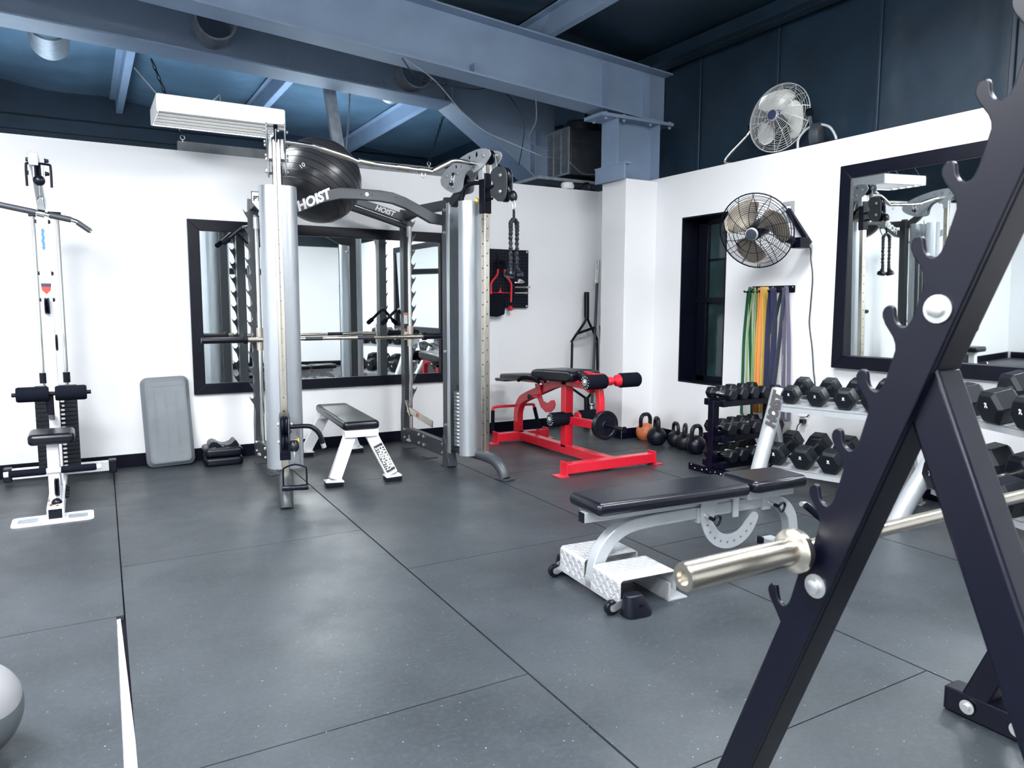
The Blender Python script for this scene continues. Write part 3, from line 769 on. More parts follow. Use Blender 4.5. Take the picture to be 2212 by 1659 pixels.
# ------------------------------------------------------------------ lat pulldown
lx = -.195
lt = thing('lat_pulldown', 'white lat pulldown tower with black seat and weight stack', 'gym machine', (lx, 5.3, 0))
g = G(); g.rect([(lx, 4.93, .045), (lx, 6.12, .045)], .085, .075, X); g.box((lx, 4.955, .045), (.075, .06, .06))
bs = g.build('base_beam', 'whitepaint', lt, bev=.004)
g = G(); g.box((lx, 4.925, .046), (.068, .004, .055)); g.build('tube_end', 'blackplastic', bs)
g = G()
for q in ((-.02, 5.0, .08), (.02, 5.06, .06), (-.03, 5.12, .09), (.01, 4.97, .05), (-.025, 5.2, .05)):
    g.prism([(q[0]+q[2]*.3*math.cos(a)*(.6+.4*math.sin(3*a+q[1]*9)), q[1]+q[2]*.55*math.sin(a)*(.7+.3*math.cos(5*a))) for a in [2*PI*k/16 for k in range(16)]], (lx, 0, .0828), X, Y, .0006)
g.each('rust_patch', 'rust', bs)
g = G(); g.prism(rrect(.41, .20, .03), (lx-.012, 4.98, 0), X, Y, .008, [rrect(.10, .12, .02, 4, -.125, .01), rrect(.10, .12, .02, 4, .125, .01)]); ft = g.build('foot_plate', 'whitepaint', lt)
g = G()
for sx in (-.125, .125): g.prism(rrect(.10, .12, .015, 3), (lx-.012+sx, 4.99, .001), X, Y, .004)
g.each('worn_panel', 'galv', ft)
g = G(); g.rect([(lx, 5.42, .08), (lx, 5.22, .24), (lx, 5.12, .44), (lx, 5.10, .46)], .062, .075, X); g.bar((lx, 5.4, .10), (lx, 5.12, .10), .06, .06)
g.rect([(lx, 5.10, .07), (lx, 5.10, .47)], .06, .07, X)
g.build('seat_post', 'whitepaint', lt, bev=.004)
g = G(); g.lathe([(0, -.012), (.05, -.012), (.056, -.004), (.048, 0), (.056, .004), (.05, .012), (0, .012)], (lx+.012, 5.055, .175), (1, 0, 0), 22); g.build('low_pulley', 'blackplastic', lt)
g = G(); g.sphere((lx+.006, 5.035, .085), .028, 16, 10); g.build('cable_ball', 'blackplastic', lt)
g = G(); g.prism(rrect(.235, .27, .03), (lx+.0, 5.13, .437), X, Y, .065); g.build('seat', 'vinyl', lt, bev=.022, seg=4)
g = G(); g.cyl((lx-.245, 5.06, .275), (lx+.245, 5.06, .275), .016, 14); fb = g.build('foot_bar', 'whitepaint', lt)
for sg in (-1, 1):
    g = G(); g.lathe([(0, 0), (.019, .002), (.0215, .01), (.0215, .175), (.018, .186), (0, .188)], (lx+sg*.035, 5.06, .275), X*sg, 16); g.build('foot_bar_sleeve', 'foam', fb)
g = G(); g.rect([(lx, 5.70, .08), (lx, 5.70, 1.99)], .062, .09, X); up_ = g.build('upright', 'whitepaint', lt, bev=.004)
g = G(); g.box((lx, 5.6535, 1.64), (.05, .001, .21)); sk = g.build('sticker', 'sticker', up_)
g = G(); g.prism([(-.005, -.05), (-.013, -.05), (0, -.072), (.013, -.05), (.006, -.05), (.010, -.03), (.005, -.01), (.011, .01), (.005, .03), (.009, .05), (.013, .05), (0, .072), (-.013, .05), (-.006, .05), (-.01, .03), (-.005, .01), (-.011, -.01), (-.006, -.03)], (lx, 5.6525, 1.665), X, Z, -.0008); g.build('sticker_print', 'blueink', sk)
g = G(); g.prism([(-.028, .03), (.028, .03), (.024, -.015), (0, -.04), (-.024, -.015)], (lx, 5.6535, 1.355), X, Z, .001); s3 = g.build('badge', 'redink', up_)
g = G(); g.box((lx, 5.652, 1.374), (.054, .001, .02)); g.build('badge_band', 'navy', s3)
g = G()
for zz in (.58, 1.28, 1.45, 1.78): g.bolt((lx+.031, 5.70, zz), X, .012, .012).bolt((lx-.031, 5.70, zz), -X, .012, .012)
g.each('bolt', 'blackplastic', up_)
g = G(); g.lathe([(0, -.014), (.05, -.014), (.056, -.006), (.046, 0), (.056, .006), (.05, .014), (0, .014)], (lx, 5.62, 1.24), X, 22); g.build('mid_pulley', 'blackplastic', lt)
g = G(); g.lathe([(0, -.014), (.05, -.014), (.056, -.006), (.046, 0), (.056, .006), (.05, .014), (0, .014)], (lx+.03, 5.72, 1.0), X, 22); g.build('rear_pulley', 'blackplastic', lt)
# overhead arm with pulley and bar hooks
g = G(); g.rect([(lx, 5.74, 1.80), (lx, 5.66, 1.90), (lx, 5.2, 2.052), (lx, 4.96, 2.052)], .046, .07, X); oa = g.build('overhead_arm', 'silver', lt, bev=.004)
g = G(); g.lathe([(0, -.014), (.048, -.014), (.054, -.006), (.044, 0), (.054, .006), (.048, .014), (0, .014)], (lx+.018, 5.0, 1.985), X, 24); g.sphere((lx+.022, 4.955, 1.935), .030, 18, 12); g.build('arm_pulley', 'blackplastic', oa)
g = G(); g.box((lx-.002, 5.02, 1.995), (.006, .09, .10)); g.box((lx+.040, 5.02, 1.995), (.006, .09, .10)); g.build('pulley_bracket', 'silver', oa)
g = G(); zt = 2.028; xx = lx+.022; g.tube(smooth([(xx-.058, 4.97, zt-.125), (xx-.058, 4.97, zt-.02), (xx-.045, 4.97, zt), (xx+.045, 4.97, zt), (xx+.058, 4.97, zt-.02), (xx+.058, 4.97, zt-.125)], 4), .0065, 8); g.build('bar_hook', 'black', oa)
g = G()
for zz, yy in ((2.055, 5.02), (1.985, 5.03)): g.bolt((lx+.05, yy, zz), X, .011, .02).bolt((lx-.028, yy, zz), -X, .011, .01)
g.each('arm_bolt', 'blackplastic', oa)
g = G(); g.tube([(lx+.022, 4.95, 1.93), (lx+.022, 4.95, 1.80)], .0035, 6); g.build('cable', 'wirem', lt)
# guide rods, stack, thigh rollers
g = G()
for sx in (-.068, .068): g.cyl((lx+.01+sx, 5.88, .30), (lx+.01+sx, 5.88, 1.845), .0125, 14)
g.each('guide_rod', 'chrome', lt)
g = G(); g.box((lx+.01, 5.88, 1.845), (.185, .06, .035)); g.build('rod_bracket', 'black', lt, bev=.003)
g = G()
for sx in (-.068, .068): g.cyl((lx+.01+sx, 5.88, .72), (lx+.01+sx, 5.88, .79), .022, 14)
g.each('rod_sleeve', 'blackplastic', lt)
g = G()
for k in range(20): g.box((lx+.01, 5.88, .125+k*.0295), (.245, .12, .0265))
stk = g.build('weight_stack', 'iron', lt, bev=.002)
g = G()
for k in range(20): g.prism(rrect(.024, .013, .006, 3), (lx+.045, 5.8195, .125+k*.0295), X, Z, .0015)
g.build('pin_slots', 'letter', stk)
g = G(); g.rect([(lx-.01, 5.63, .52), (lx-.01, 5.30, .60), (lx-.01, 5.22, .70)], .03, .045, X); g.box((lx, 5.20, .66), (.036, .03, .14)); ra = g.build('roller_arm', 'black', lt, bev=.003)
g = G(); g.cyl((lx-.19, 5.17, .72), (lx+.215, 5.17, .72), .012, 12); g.build('roller_axle', 'black', ra)
for sg in (-1, 1):
    g = G(); g.lathe([(0, 0), (.040, .002), (.045, .012), (.045, .155), (.040, .166), (0, .168)], (lx+.012+sg*.014, 5.17, .72), X*sg, 24); g.build('foam_roller', 'foam', lt)
g = G(); g.rect([(lx-.29, 6.10, .075), (lx+.31, 6.10, .075)], .06, .07, Y); rbm = g.build('rear_base', 'whitepaint', lt, bev=.004)
for sg in (-1, 1):
    g = G(); g.box((lx+.01+sg*.32, 6.10, .072), (.05, .085, .095)); g.build('end_cap', 'blackplastic', rbm, bev=.006)
g = G()
for k in range(4): g.bolt((lx+.043, 5.3+k*.09, .06), X, .012, .02)
g.each('base_bolt', 'blackplastic', bs)
# lat bar hanging from the cable
lb = thing('lat_bar', 'black wide grip bar with bent ends hanging from the lat pulldown cable', 'cable bar', (lx+.022, 4.95, 1.76))
bc = V((lx+.022, 4.95, 1.755)); bd = V((1, -.02, -.185)).normalized()
pts = [bc-bd*.42+V((0, 0, -.11)), bc-bd*.30+V((0, 0, -.02)), bc-bd*.26, bc, bc+bd*.15, bc+bd*.165+V((.004, 0, -.004)), bc+bd*.245+V((.0, 0, -.045))]
g = G(); g.tube(pts, .0125, 12); lbb = g.build('bar', 'chrome', lb)
g = G(); g.cyl(bc-bd*.255, bc-bd*.025, .0165, 14); g.cyl(bc+bd*.04, bc+bd*.145, .0165, 14); g.cyl(pts[-1]+(pts[-2]-pts[-1])*.08, pts[-2]+(pts[-1]-pts[-2])*.1, .0155, 14); g.cyl(pts[0], pts[1], .0155, 14); g.each('grip', 'graphite', lbb)
g = G(); g.lathe([(.013, -.02), (.022, -.018), (.022, .018), (.013, .02)], bc, bd, 16); g.prism([(-.022, 0), (.022, 0), (.012, .05), (-.012, .05)], bc+V((0, .004, .012)), X, Z, .008); g.tube([bc+V((0, 0, .068))+Z*.026*math.cos(a)+X*.011*math.sin(a) for a in [2*PI*k/12 for k in range(12)]], .0035, 6, closed=True); g.build('swivel', 'chrome', lbb)

# ------------------------------------------------------------------ aerobic step leaning on the wall, two risers
sp = thing('aerobic_step', 'grey plastic aerobic step standing upright against the back wall', 'step platform', (.542, 6.19, 0))
lean = R(9.5); mt = Matrix.Translation((.542, 6.203, .004)) @ Matrix.Rotation(R(-1.5), 4, 'Y') @ Matrix.Rotation(-lean, 4, 'X')
W_, H_ = .345, .70
def taper(g, o0, o1, z0, z1):
    a = [g.bm.verts.new((x, -z0, y)) for x, y in o0]; b = [g.bm.verts.new((x, -z1, y)) for x, y in o1]; g.loop(a, b); return a, b
g = G(); a = rrect(W_, H_, .05, 6, 0, H_/2); b = rrect(W_-.004, H_-.004, .05, 6, 0, H_/2); c = rrect(W_-.05, H_-.05, .035, 6, 0, H_/2)
l0, l1 = taper(g, a, b, -.06, 0); l2 = [g.bm.verts.new((x, -.024, y)) for x, y in c]; g.loop(l1, l2); l3 = [g.bm.verts.new((x*.985, -.030, (y-H_/2)*.99+H_/2)) for x, y in c]; g.loop(l2, l3); g.bm.faces.new(l3); g.bm.faces.new(list(reversed(l0)))
g.xf(mt); bd_ = g.build('deck', 'step', sp, bev=.004)
g = G(); g.prism(rrect(W_-.085, H_-.15, .01, 3, 0, H_/2-.005), (0, -.0295, 0), X, Z, .002); 
for xx in (-.085, -.005, .07):
    for zz in (.20, .47):
        for d in (-.008, .008): g.bar((xx+d, -.0325, zz-.10), (xx+d*.6, -.0325, zz+.10), .005, .005, side=X)
for zz in (.055, H_-.06): g.prism(rrect(W_-.10, .035, .006, 2, 0, zz), (0, -.0295, 0), X, Z, .0035)
g.xf(mt); g.build('tread', 'steptop', bd_)
for k in range(2):
    z0 = k*.072
    t = thing('step_riser', 'black plastic step riser on the floor beside the grey step, ' + ('lower one' if k == 0 else 'upper one with saddle'), 'step riser', (.905, 6.16, z0), R(-2), 'stacked step risers')
    g = G(); g.prism(rrect(.285, .285, .04), (0, 0, 0), X, Y, .068); g.build('body', 'blackplastic', t, bev=.022, seg=4, local=True)
    if k == 1:
        g = G(); pr = [(-.105, 0), (-.10, .03), (-.085, .048), (-.062, .052), (-.045, .042)] + [(.02+.068*math.cos(R(q)), .068+.052*math.sin(R(q))) for q in range(205, 336, 10)] + [(.092, .052), (.105, .045), (.115, .02), (.118, 0)]
        g.prism([(x_, z_+.062) for x_, z_ in pr], (0, .10, 0), X, Z, .17)
        g.prism(rrect(.25, .24, .03, 4, 0, .0), (0, 0, .060), X, Y, .010)
        g.build('saddle', 'blackplastic', t, bev=.005, local=True)
        g = G(); g.sphere((0.0, -.07, .075), .017, 14, 8); g.cyl((-.09, -.11, .066), (-.06, -.11, .072), .006); g.each('peg', 'graphite', t, local=True)

# ------------------------------------------------------------------ flat bench inside the machine
fbn = thing('flat_bench', 'white flat bench with black pad standing inside the cable machine', 'bench', (1.665, 5.0, 0), R(-5))
g = G(); g.prism(rrect(.262, 1.07, .035), (0, .51, .375), X, Y, .062); g.build('pad', 'vinyl', fbn, bev=.024, seg=4, local=True)
g = G(); g.box((0, .51, .345), (.075, .98, .055)); g.box((0, .03, .35), (.24, .10, .05)); g.box((0, .98, .35), (.24, .10, .05)); g.build('frame', 'whitepaint', fbn, bev=.004, local=True)
legs = {}
for sx in (-1, 1):
    for e, (ya, yb) in enumerate(((.03, -.045), (.99, 1.10))):
        g = G(); g.rect([(sx*.075, ya, .335), (sx*.205, yb, .045)], .042, .085, Y)
        lg = g.build('leg', 'whitepaint', fbn, bev=.004, local=True)
        g = G(); g.prism([(sx*.15, yb-.06), (sx*.27, yb-.03), (sx*.27, yb+.05), (sx*.15, yb+.05)][::sx], (0, 0, .033), X, Y, .008); g.bolt((sx*.245, yb, .041), Z, .010, .012); g.build('foot_plate', 'whitepaint', lg, local=True)
        g = G(); g.box((sx*.21, yb, .0165), (.115, .095, .033)); g.build('rubber_foot', 'blackplastic', lg, bev=.004, local=True)
        legs[(sx, e)] = lg
a0, a1 = V((.075, .03, .335)), V((.205, -.045, .045)); du = (a1-a0).normalized()
cn = (a0+a1)/2+V((0, -.0445, 0))+du*.02
sd = V((0, -1, 0)); vv = sd.cross(du)
fnrm = V((0, -1, 0)); ux = du; vx = fnrm.cross(ux)
g = G(); q = cn+V((0, -.0005, 0)); o4 = [q-ux*.105-vx*.034, q+ux*.105-vx*.034, q+ux*.105+vx*.034, q-ux*.105+vx*.034]
g.bm.faces.new([g.bm.verts.new(p) for p in o4]); pn = g.build('name_panel', 'letterblack', legs[(1, 0)], local=True)
text('lettering', 'HAMMER', .042, 'letter', q+vx*.015+V((0, -.001, 0)), ux, vx, pn, .0005, .15, .0012, local=True, sx=1.05)
text('lettering', 'STRENGTH', .038, 'letter', q-vx*.016+V((0, -.001, 0)), ux, vx, pn, .0005, .15, .0012, local=True, sx=.95)

# ------------------------------------------------------------------ red leg machine
rm = thing('leg_curl_bench', 'red leg extension and curl bench with black pads near the corner', 'gym machine', (3.47, 5.2, 0))
rx = 3.47
g = G(); g.rect([(rx, 5.84, .055), (rx, 4.47, .055)], .075, .075, X)
for y, xa, xb in ((5.82, 3.20, 3.74), (4.44, 3.02, 3.86)):
    g.rect([(xa, y, .055), (xb, y, .055)], .075, .075, Y)
bsr = g.build('base', 'red', rm, bev=.004)
for y, xa, xb in ((5.82, 3.20, 3.74), (4.44, 3.02, 3.86)):
    for x, sg in ((xa, -1), (xb, 1)):
        g = G(); g.box((x, y, .056), (.012, .095, .105)); g.box((x+sg*.03, y, .004), (.085, .11, .008)); g.build('foot', 'red', bsr, bev=.002)
g = G(); g.rect(smooth([(rx, 5.87, .08), (rx, 5.87, .20), (rx, 5.86, .29), (rx, 5.80, .38), (rx, 5.70, .43), (rx, 5.5, .50), (rx, 5.20, .60), (rx, 4.95, .645)], 3), .06, .075, X); g.build('curved_beam', 'red', rm, bev=.003)
g = G(); g.rect([(rx, 5.07, .07), (rx, 5.07, .64)], .075, .075, X); g.build('upright', 'red', rm, bev=.004)
g = G(); g.rect([(rx, 5.16, .635), (rx, 4.78, .625), (rx, 4.70, .60)], .075, .075, X); g.box((rx-.04, 4.84, .665), (.08, .11, .06)); g.build('head_beam', 'red', rm, bev=.004)
# adjuster sector plate with holes
sec = [(5.50, .57), (5.42, .57), (5.41, .50), (5.37, .43), (5.30, .415), (5.235, .45), (5.195, .455), (5.175, .425), (5.19, .385), (5.25, .345), (5.32, .335), (5.40, .37), (5.455, .44), (5.485, .50)]
g = G(); hl = [circ((5.21+i*.033, .385-.022*math.sin(PI*i/6)), .006, 8) for i in range(6)]+[circ((5.455, .52), .007, 8), circ((5.435, .475), .007, 8)]
g.prism(sec, (rx-.05, 0, 0), Y, Z, .008, hl); g.build('adjuster_plate', 'red', rm)
g = G(); g.cyl((rx-.03, 5.47, .455), (rx-.075, 5.50, .455), .014, 12); kb = g.build('pop_pin', 'red', rm); g = G(); g.lathe([(.006, 0), (.008, .02), (.02, .024), (.02, .04), (.012, .046), (0, .046)], (rx-.075, 5.50, .455), (-.83, .55, 0), 14); g.build('knob', 'blackplastic', kb)
g = G(); g.bar((rx, 6.02, .575), (rx, 5.43, .60), .045, .05, side=X); g.bar((rx, 5.44, .60), (rx, 5.40, .56), .04, .04); g.build('back_rail', 'red', rm, bev=.003)
g = G(); g.prism([(6.17, .565), (5.98, .568), (5.97, .545), (6.16, .535)], (rx-.09, 0, 0), Y, Z, .18); g.build('head_pad', 'vinyl', rm, bev=.01, seg=3)
g = G(); g.prism([(6.0, .62), (5.42, .665), (5.42, .605), (6.0, .56)], (rx-.135, 0, 0), Y, Z, .27); g.build('back_pad', 'vinyl', rm, bev=.022, seg=4)
g = G(); g.prism([(5.43, .66), (5.40, .70), (5.34, .715), (4.86, .735), (4.80, .72), (4.80, .66), (4.86, .64), (5.30, .62), (5.40, .63)], (rx-.15, 0, 0), Y, Z, .30); g.build('seat_pad', 'vinyl', rm, bev=.02, seg=4)
for sx in (-1, 1):
    g = G(); g.tube(smooth([(rx+sx*.13, 5.30, .60), (rx+sx*.19, 5.31, .635), (rx+sx*.215, 5.42, .64), (rx+sx*.22, 5.50, .605)], 4), .016, 12); g.build('side_handle', 'foam', rm)
g = G(); g.tube(smooth([(rx-.23, 5.95, .10), (rx-.225, 5.95, .28), (rx-.20, 5.95, .315), (rx, 5.93, .318), (rx+.20, 5.95, .315), (rx+.225, 5.95, .28), (rx+.28, 5.95, .10)], 4), .013, 12); hb = g.build('floor_handle', 'red', rm)
for sx, xe in ((-1, -.23), (1, .28)):
    g = G(); g.tube([(rx+sx*.226, 5.95, .285), (rx+xe, 5.95, .085)], .0175, 12); g.build('handle_grip', 'foam', hb)
# swinging lever with rollers and weight horn
lv = G(); lv.rect([(rx+.012, 4.72, .70), (rx+.012, 4.66, .66), (rx+.012, 4.625, .52), (rx+.012, 4.62, .345)], .05, .05, X); lv.rect([(rx+.012, 5.06, .30), (rx+.012, 4.585, .315)], .05, .065, X)
lv.cyl((rx-.03, 4.74, .685), (rx+.12, 4.74, .685), .03, 18); lv.bar((rx-.0, 4.82, .715), (rx+.012, 4.60, .69), .05, .03, side=X)
lev = lv.build('lever_arm', 'red', rm, bev=.003)
g = G(); g.lathe([(.034, -.05), (.042, -.045), (.042, -.02), (.034, -.015)], (rx-.05, 4.76, .70), X, 20); g.box((rx-.065, 4.80, .705), (.035, .05, .055)); g.build('pivot_bearing', 'blackplastic', lev, bev=.003)
def roller(cx, cy, cz, sx, L, r, name='foam_roller'):
    g = G(); g.lathe([(0, 0), (r*.9, .001), (r, .01), (r, L-.01), (r*.9, L-.001), (0, L)], (cx, cy, cz), X*sx, 28); ro = g.build(name, 'foam', rm)
    g = G(); e = V((cx+sx*(L+.0), cy, cz)); g.lathe([(.028, 0), (.028, .006), (.010, .008), (.010, .014), (0, .016)], e, X*sx, 18); g.build('end_washer', 'zinc', ro)
    g = G(); 
    for k in range(14):
        a = 2*PI*k/14; p = e+Y*(r*.78)*math.cos(a)+Z*(r*.78)*math.sin(a); g.bar(p-(Y*math.cos(a)+Z*math.sin(a))*.008+X*sx*.001, p+(Y*math.cos(a)+Z*math.sin(a))*.008+X*sx*.001, .002, .002)
    g.build('end_print', 'letter', ro)
    return ro
g = G(); g.cyl((rx-.15, 4.60, .665), (rx+.33, 4.60, .665), .014, 12); g.lathe([(.02, 0), (.035, .02), (.035, .05), (.02, .07), (.02, .085), (.045, .10), (.05, .125), (.03, .13)], (rx+.045, 4.60, .665), X, 22); g.build('roller_axle', 'red', lev)
roller(rx+.035, 4.60, .665, -1, .19, .058); roller(rx+.175, 4.60, .665, 1, .19, .058)
g = G(); g.cyl((rx-.17, 5.06, .315), (rx+.30, 5.06, .315), .014, 12); g.lathe([(.045, 0), (.05, .02), (.03, .03)], (rx+.09, 5.06, .315), X, 20); g.build('lower_axle', 'red', lev)
roller(rx+.03, 5.06, .315, -1, .205, .058); roller(rx+.12, 5.06, .315, 1, .19, .058)
g = G(); g.cyl((rx+.012, 4.60, .325), (rx+.012, 4.33, .325), .0165, 16); g.lathe([(.0165, 0), (.024, .003), (.024, .012), (0, .014)], (rx+.012, 4.33, .325), -Y, 16); g.build('weight_horn', 'blackplastic', lev)
for k, (y, r, lab) in enumerate(((4.578, .112, 'black iron weight plate on the red bench horn, inner one against the lever'), (4.552, .116, 'black iron weight plate on the red bench horn, outer one facing the camera'))):
    t = thing('weight_plate', lab, 'weight plate', (rx+.012, y, .325), 0, 'plates on the red bench')
    g = G(); g.lathe([(.018, -.010), (.032, -.012), (.036, -.007), (.085, -.006), (.092, -.012), (r-.004, -.012), (r, -.008), (r, .008), (r-.004, .012), (.092, .012), (.085, .006), (.036, .007), (.032, .012), (.018, .010), (.018, -.010)], (rx+.012, y, .325), Y, 40, cap=False); g.build('disc', 'iron', t)

# ------------------------------------------------------------------ pegboard and its things
pb_ = thing('pegboard', 'black metal pegboard on the back wall between the machine and the corner', 'pegboard', (3.56, YB-.03, 1.51))
g = G(); g.prism(rrect(.565, .565, .012, 4, 3.563, 1.512), (0, YB-.022, 0), X, Z, .012); pgb = g.build('board', 'black', pb_)
g = G()
for i in range(17):
    for j in range(17):
        g.cyl((3.563-.256+i*.032, YB-.0345, 1.512-.256+j*.032), (3.563-.256+i*.032, YB-.034, 1.512-.256+j*.032), .0038, 6)
hp = g.build('peg_hole_discs', 'graphite', pgb); hp['kind'] = 'stuff'
g = G()
for sx in (-.265, .265):
    for sz in (-.265, .265): g.bolt((3.563+sx, YB-.034, 1.512+sz), -Y, .008, .006); g.cyl((3.563+sx, YB-.03, 1.512+sz), (3.563+sx, YB-.001, 1.512+sz), .008, 8)
g.each('screw', 'zinc', pgb)
yh = YB-.075
t = thing('dual_grip_frame', 'red bent-tube handle with black grip hanging on the pegboard', 'cable attachment', (3.515, yh, 1.66))
g = G()
for sx in (-1, 1): g.tube(smooth([(3.515+sx*.04, yh, 1.66), (3.515+sx*.042, yh, 1.555), (3.515+sx*.105, yh, 1.475), (3.515+sx*.112, yh, 1.40), (3.515+sx*.108, yh, 1.285)], 4), .010, 10)
g.tube([(3.515-.11, yh, 1.375), (3.515+.11, yh, 1.375)], .004, 6); g.prism([(-.02, -.02), (.03, -.02), (.012, .0), (.008, .035), (-.004, .0)], (3.50, yh+.003, 1.395), X, Z, .006)
g.build('frame', 'red', t)
g = G(); g.tube(smooth([(3.475, yh, 1.60), (3.475, yh, 1.655), (3.49, yh, 1.675), (3.54, yh, 1.675), (3.555, yh, 1.655), (3.555, yh, 1.60)], 4), .014, 10); g.tube([(3.49, yh, 1.66), (3.49, YB-.035, 1.74)], .004, 6); g.build('grip', 'foam', t)
g = G(); g.box((3.615, yh, 1.225), (.035, .03, .045)); g.cyl((3.60, yh-.02, 1.222), (3.645, yh-.02, 1.222), .010, 10); g.build('clamp', 'red', t, bev=.003)
t = tag(G().prism([(-.10, 0), (.02, -.012), (.10, .01), (.105, .17), (.06, .20), (-.05, .21), (-.09, .19), (-.115, .08)], (3.45, YB-.042, 1.155), X, Z, .055).build('ankle_strap_bag', 'foam', bev=.02, seg=3), 'black fabric pouch hanging low on the pegboard below the red handle', 'bag')
for k, (z, x1, lab) in enumerate(((1.475, 3.72, 'short chrome pin on the pegboard, topmost of the three by the red handle'), (1.43, 3.805, 'long chrome pin with end cap on the pegboard, middle of the three'), (1.375, 3.775, 'chrome pin on the pegboard, lowest of the three'))):
    g = G(); g.cyl((3.655, yh-.02, z), (x1, yh-.05, z+.002), .0085, 12); g.cyl((x1-.03, yh-.047, z+.0015), (x1+.004, yh-.05, z+.002), .011, 12); g.tube([(3.66, yh-.02, z), (3.66, YB-.035, z+.03)], .004, 6)
    if k == 0: g.prism([(0, 0), (.07, .0), (.09, .012), (.05, .035), (.02, .04)], (3.665, yh-.03, 1.47), X, Z, .02)
    tag(g.build('spring_pin', 'chrome'), lab, 'pin', 'chrome pins on the pegboard')

# ------------------------------------------------------------------ bars leaning in the corner
t = thing('landmine_attachment', 'black forked handle bar leaning in the corner behind the red bench', 'bar', (4.45, 6.2, 0))
yv = 6.22
g = G(); g.cyl((4.49, yv, 1.13), (4.515, yv+.04, 1.39), .027, 16)
for sx, x1, x2 in ((-1, 4.30, 4.265), (1, 4.615, 4.60)): g.tube(smooth([(4.488, yv, 1.16), (4.488+sx*.03, yv-.005, 1.08), (x1, yv-.02, .90), (x1-.004, yv-.025, .86), (x2, yv-.06, .38)], 3), .013, 10)
g.tube([(4.268, yv-.055, .42), (4.44, yv-.09, .30)], .013, 10); g.tube([(4.60, yv-.055, .42), (4.44, yv-.09, .30)], .013, 10)
g.cyl((4.44, yv-.085, .32), (4.42, yv-.13, .012), .027, 16)
g.build('frame', 'black', t)
g = G(); g.tube([(4.445+.10*math.cos(a), yv-.03+.055*math.sin(a)-.02, 1.0+.03*math.cos(a+.4)) for a in [2*PI*k/24 for k in range(24)]], .013, 10, closed=True); g.build('ring', 'black', t)
t = thing('curl_bar', 'long barbell with chrome sleeves standing upright in the corner', 'barbell', (4.45, 6.15, 0))
a, b = V((4.455, 6.07, 0)), V((4.640, 6.24, 1.72)); d = (b-a).normalized()
g = G(); g.cyl(a+d*.02, b, .0135, 14); br = g.build('shaft', 'graphite', t)
g = G(); g.lathe([(.02, 0), (.0245, .004), (.0245, .235), (.02, .24)], b-d*.24, d, 18); g.lathe([(.0135, -.03), (.035, -.028), (.035, -.012), (.0135, -.01)], b-d*.215, d, 18); g.build('sleeve', 'chrome', br); g = G(); g.lathe([(.0135, 0), (.0245, .004), (.0245, .23), (.035, .24), (.035, .255), (.0135, .26)], a+d*.002, d, 18); g.build('sleeve', 'chrome', br)
g = G(); pts = [V((4.66, 6.18, .95)), V((4.665, 6.17, .6)), V((4.64, 6.12, .42)), V((4.63, 6.08, .30))]
g.sweep(smooth(pts, 4), [(-.022, -.002), (.022, -.002), (.022, .002), (-.022, .002)], side=X)
tag(g.build('resistance_band', 'yel'), 'yellow latex band draped behind the bars in the corner', 'resistance band')
g = G(); g.tube(smooth([(4.655, 6.20, 1.05), (4.665, 6.19, .8), (4.65, 6.16, .55)], 4), .014, 8)
tag(g.build('jump_rope', 'rope'), 'black rope hanging behind the bars in the corner', 'rope')

# ------------------------------------------------------------------ kettlebells
def kettlebell(name, label, loc, s, rz, body, handle='iron', first=None):
    t = thing('kettlebell', label, 'kettlebell', loc, rz, 'kettlebells along the right wall')
    r = .088*s; prof = [(0, 0), (r*.62, 0), (r*.68, .004)]
    for i in range(1, 14):
        a = R(-58+i*11); prof.append((max(.001, r*math.cos(a)), r*(.86+math.sin(a))))
    prof = [(0, 0), (r*.55, 0)]+[(r*math.cos(R(a)), r*.85+r*math.sin(R(a))) for a in range(-58, 80, 9)]+[(0, r*1.86)]
    g = G(); g.lathe(prof, (0, 0, 0), Z, 32); g.build('body', body, t, local=True, sharp=60)
    zt = r*1.2; w = r*.66
    pts = smooth([(-w*.92, 0, zt), (-w*1.12, 0, zt+r*.75), (-w*1.0, 0, zt+r*1.25), (-w*.55, 0, zt+r*1.52), (0, 0, zt+r*1.56), (w*.55, 0, zt+r*1.52), (w*1.0, 0, zt+r*1.25), (w*1.12, 0, zt+r*.75), (w*.92, 0, zt)], 4)
    g = G(); g.tube(pts, r*.205, 14); g.build('handle', handle, t, local=True)
    return t
kettlebell('', 'orange-bodied kettlebell with black handle by the corner column', (4.52, 5.30, 0), 1.0, R(8), 'orange')
kettlebell('', 'tall black kettlebell standing in front of the orange one', (4.45, 5.06, 0), 1.0, R(62), 'iron')
kettlebell('', 'black kettlebell, farthest of the three beside the small black rack', (4.55, 4.92, 0), .86, R(70), 'iron')
kettlebell('', 'black kettlebell, middle of the three beside the small black rack', (4.51, 4.76, 0), .90, R(40), 'iron')
kettlebell('', 'glossy black kettlebell, nearest of the three beside the small black rack', (4.47, 4.58, 0), .98, R(10), 'blackplastic')

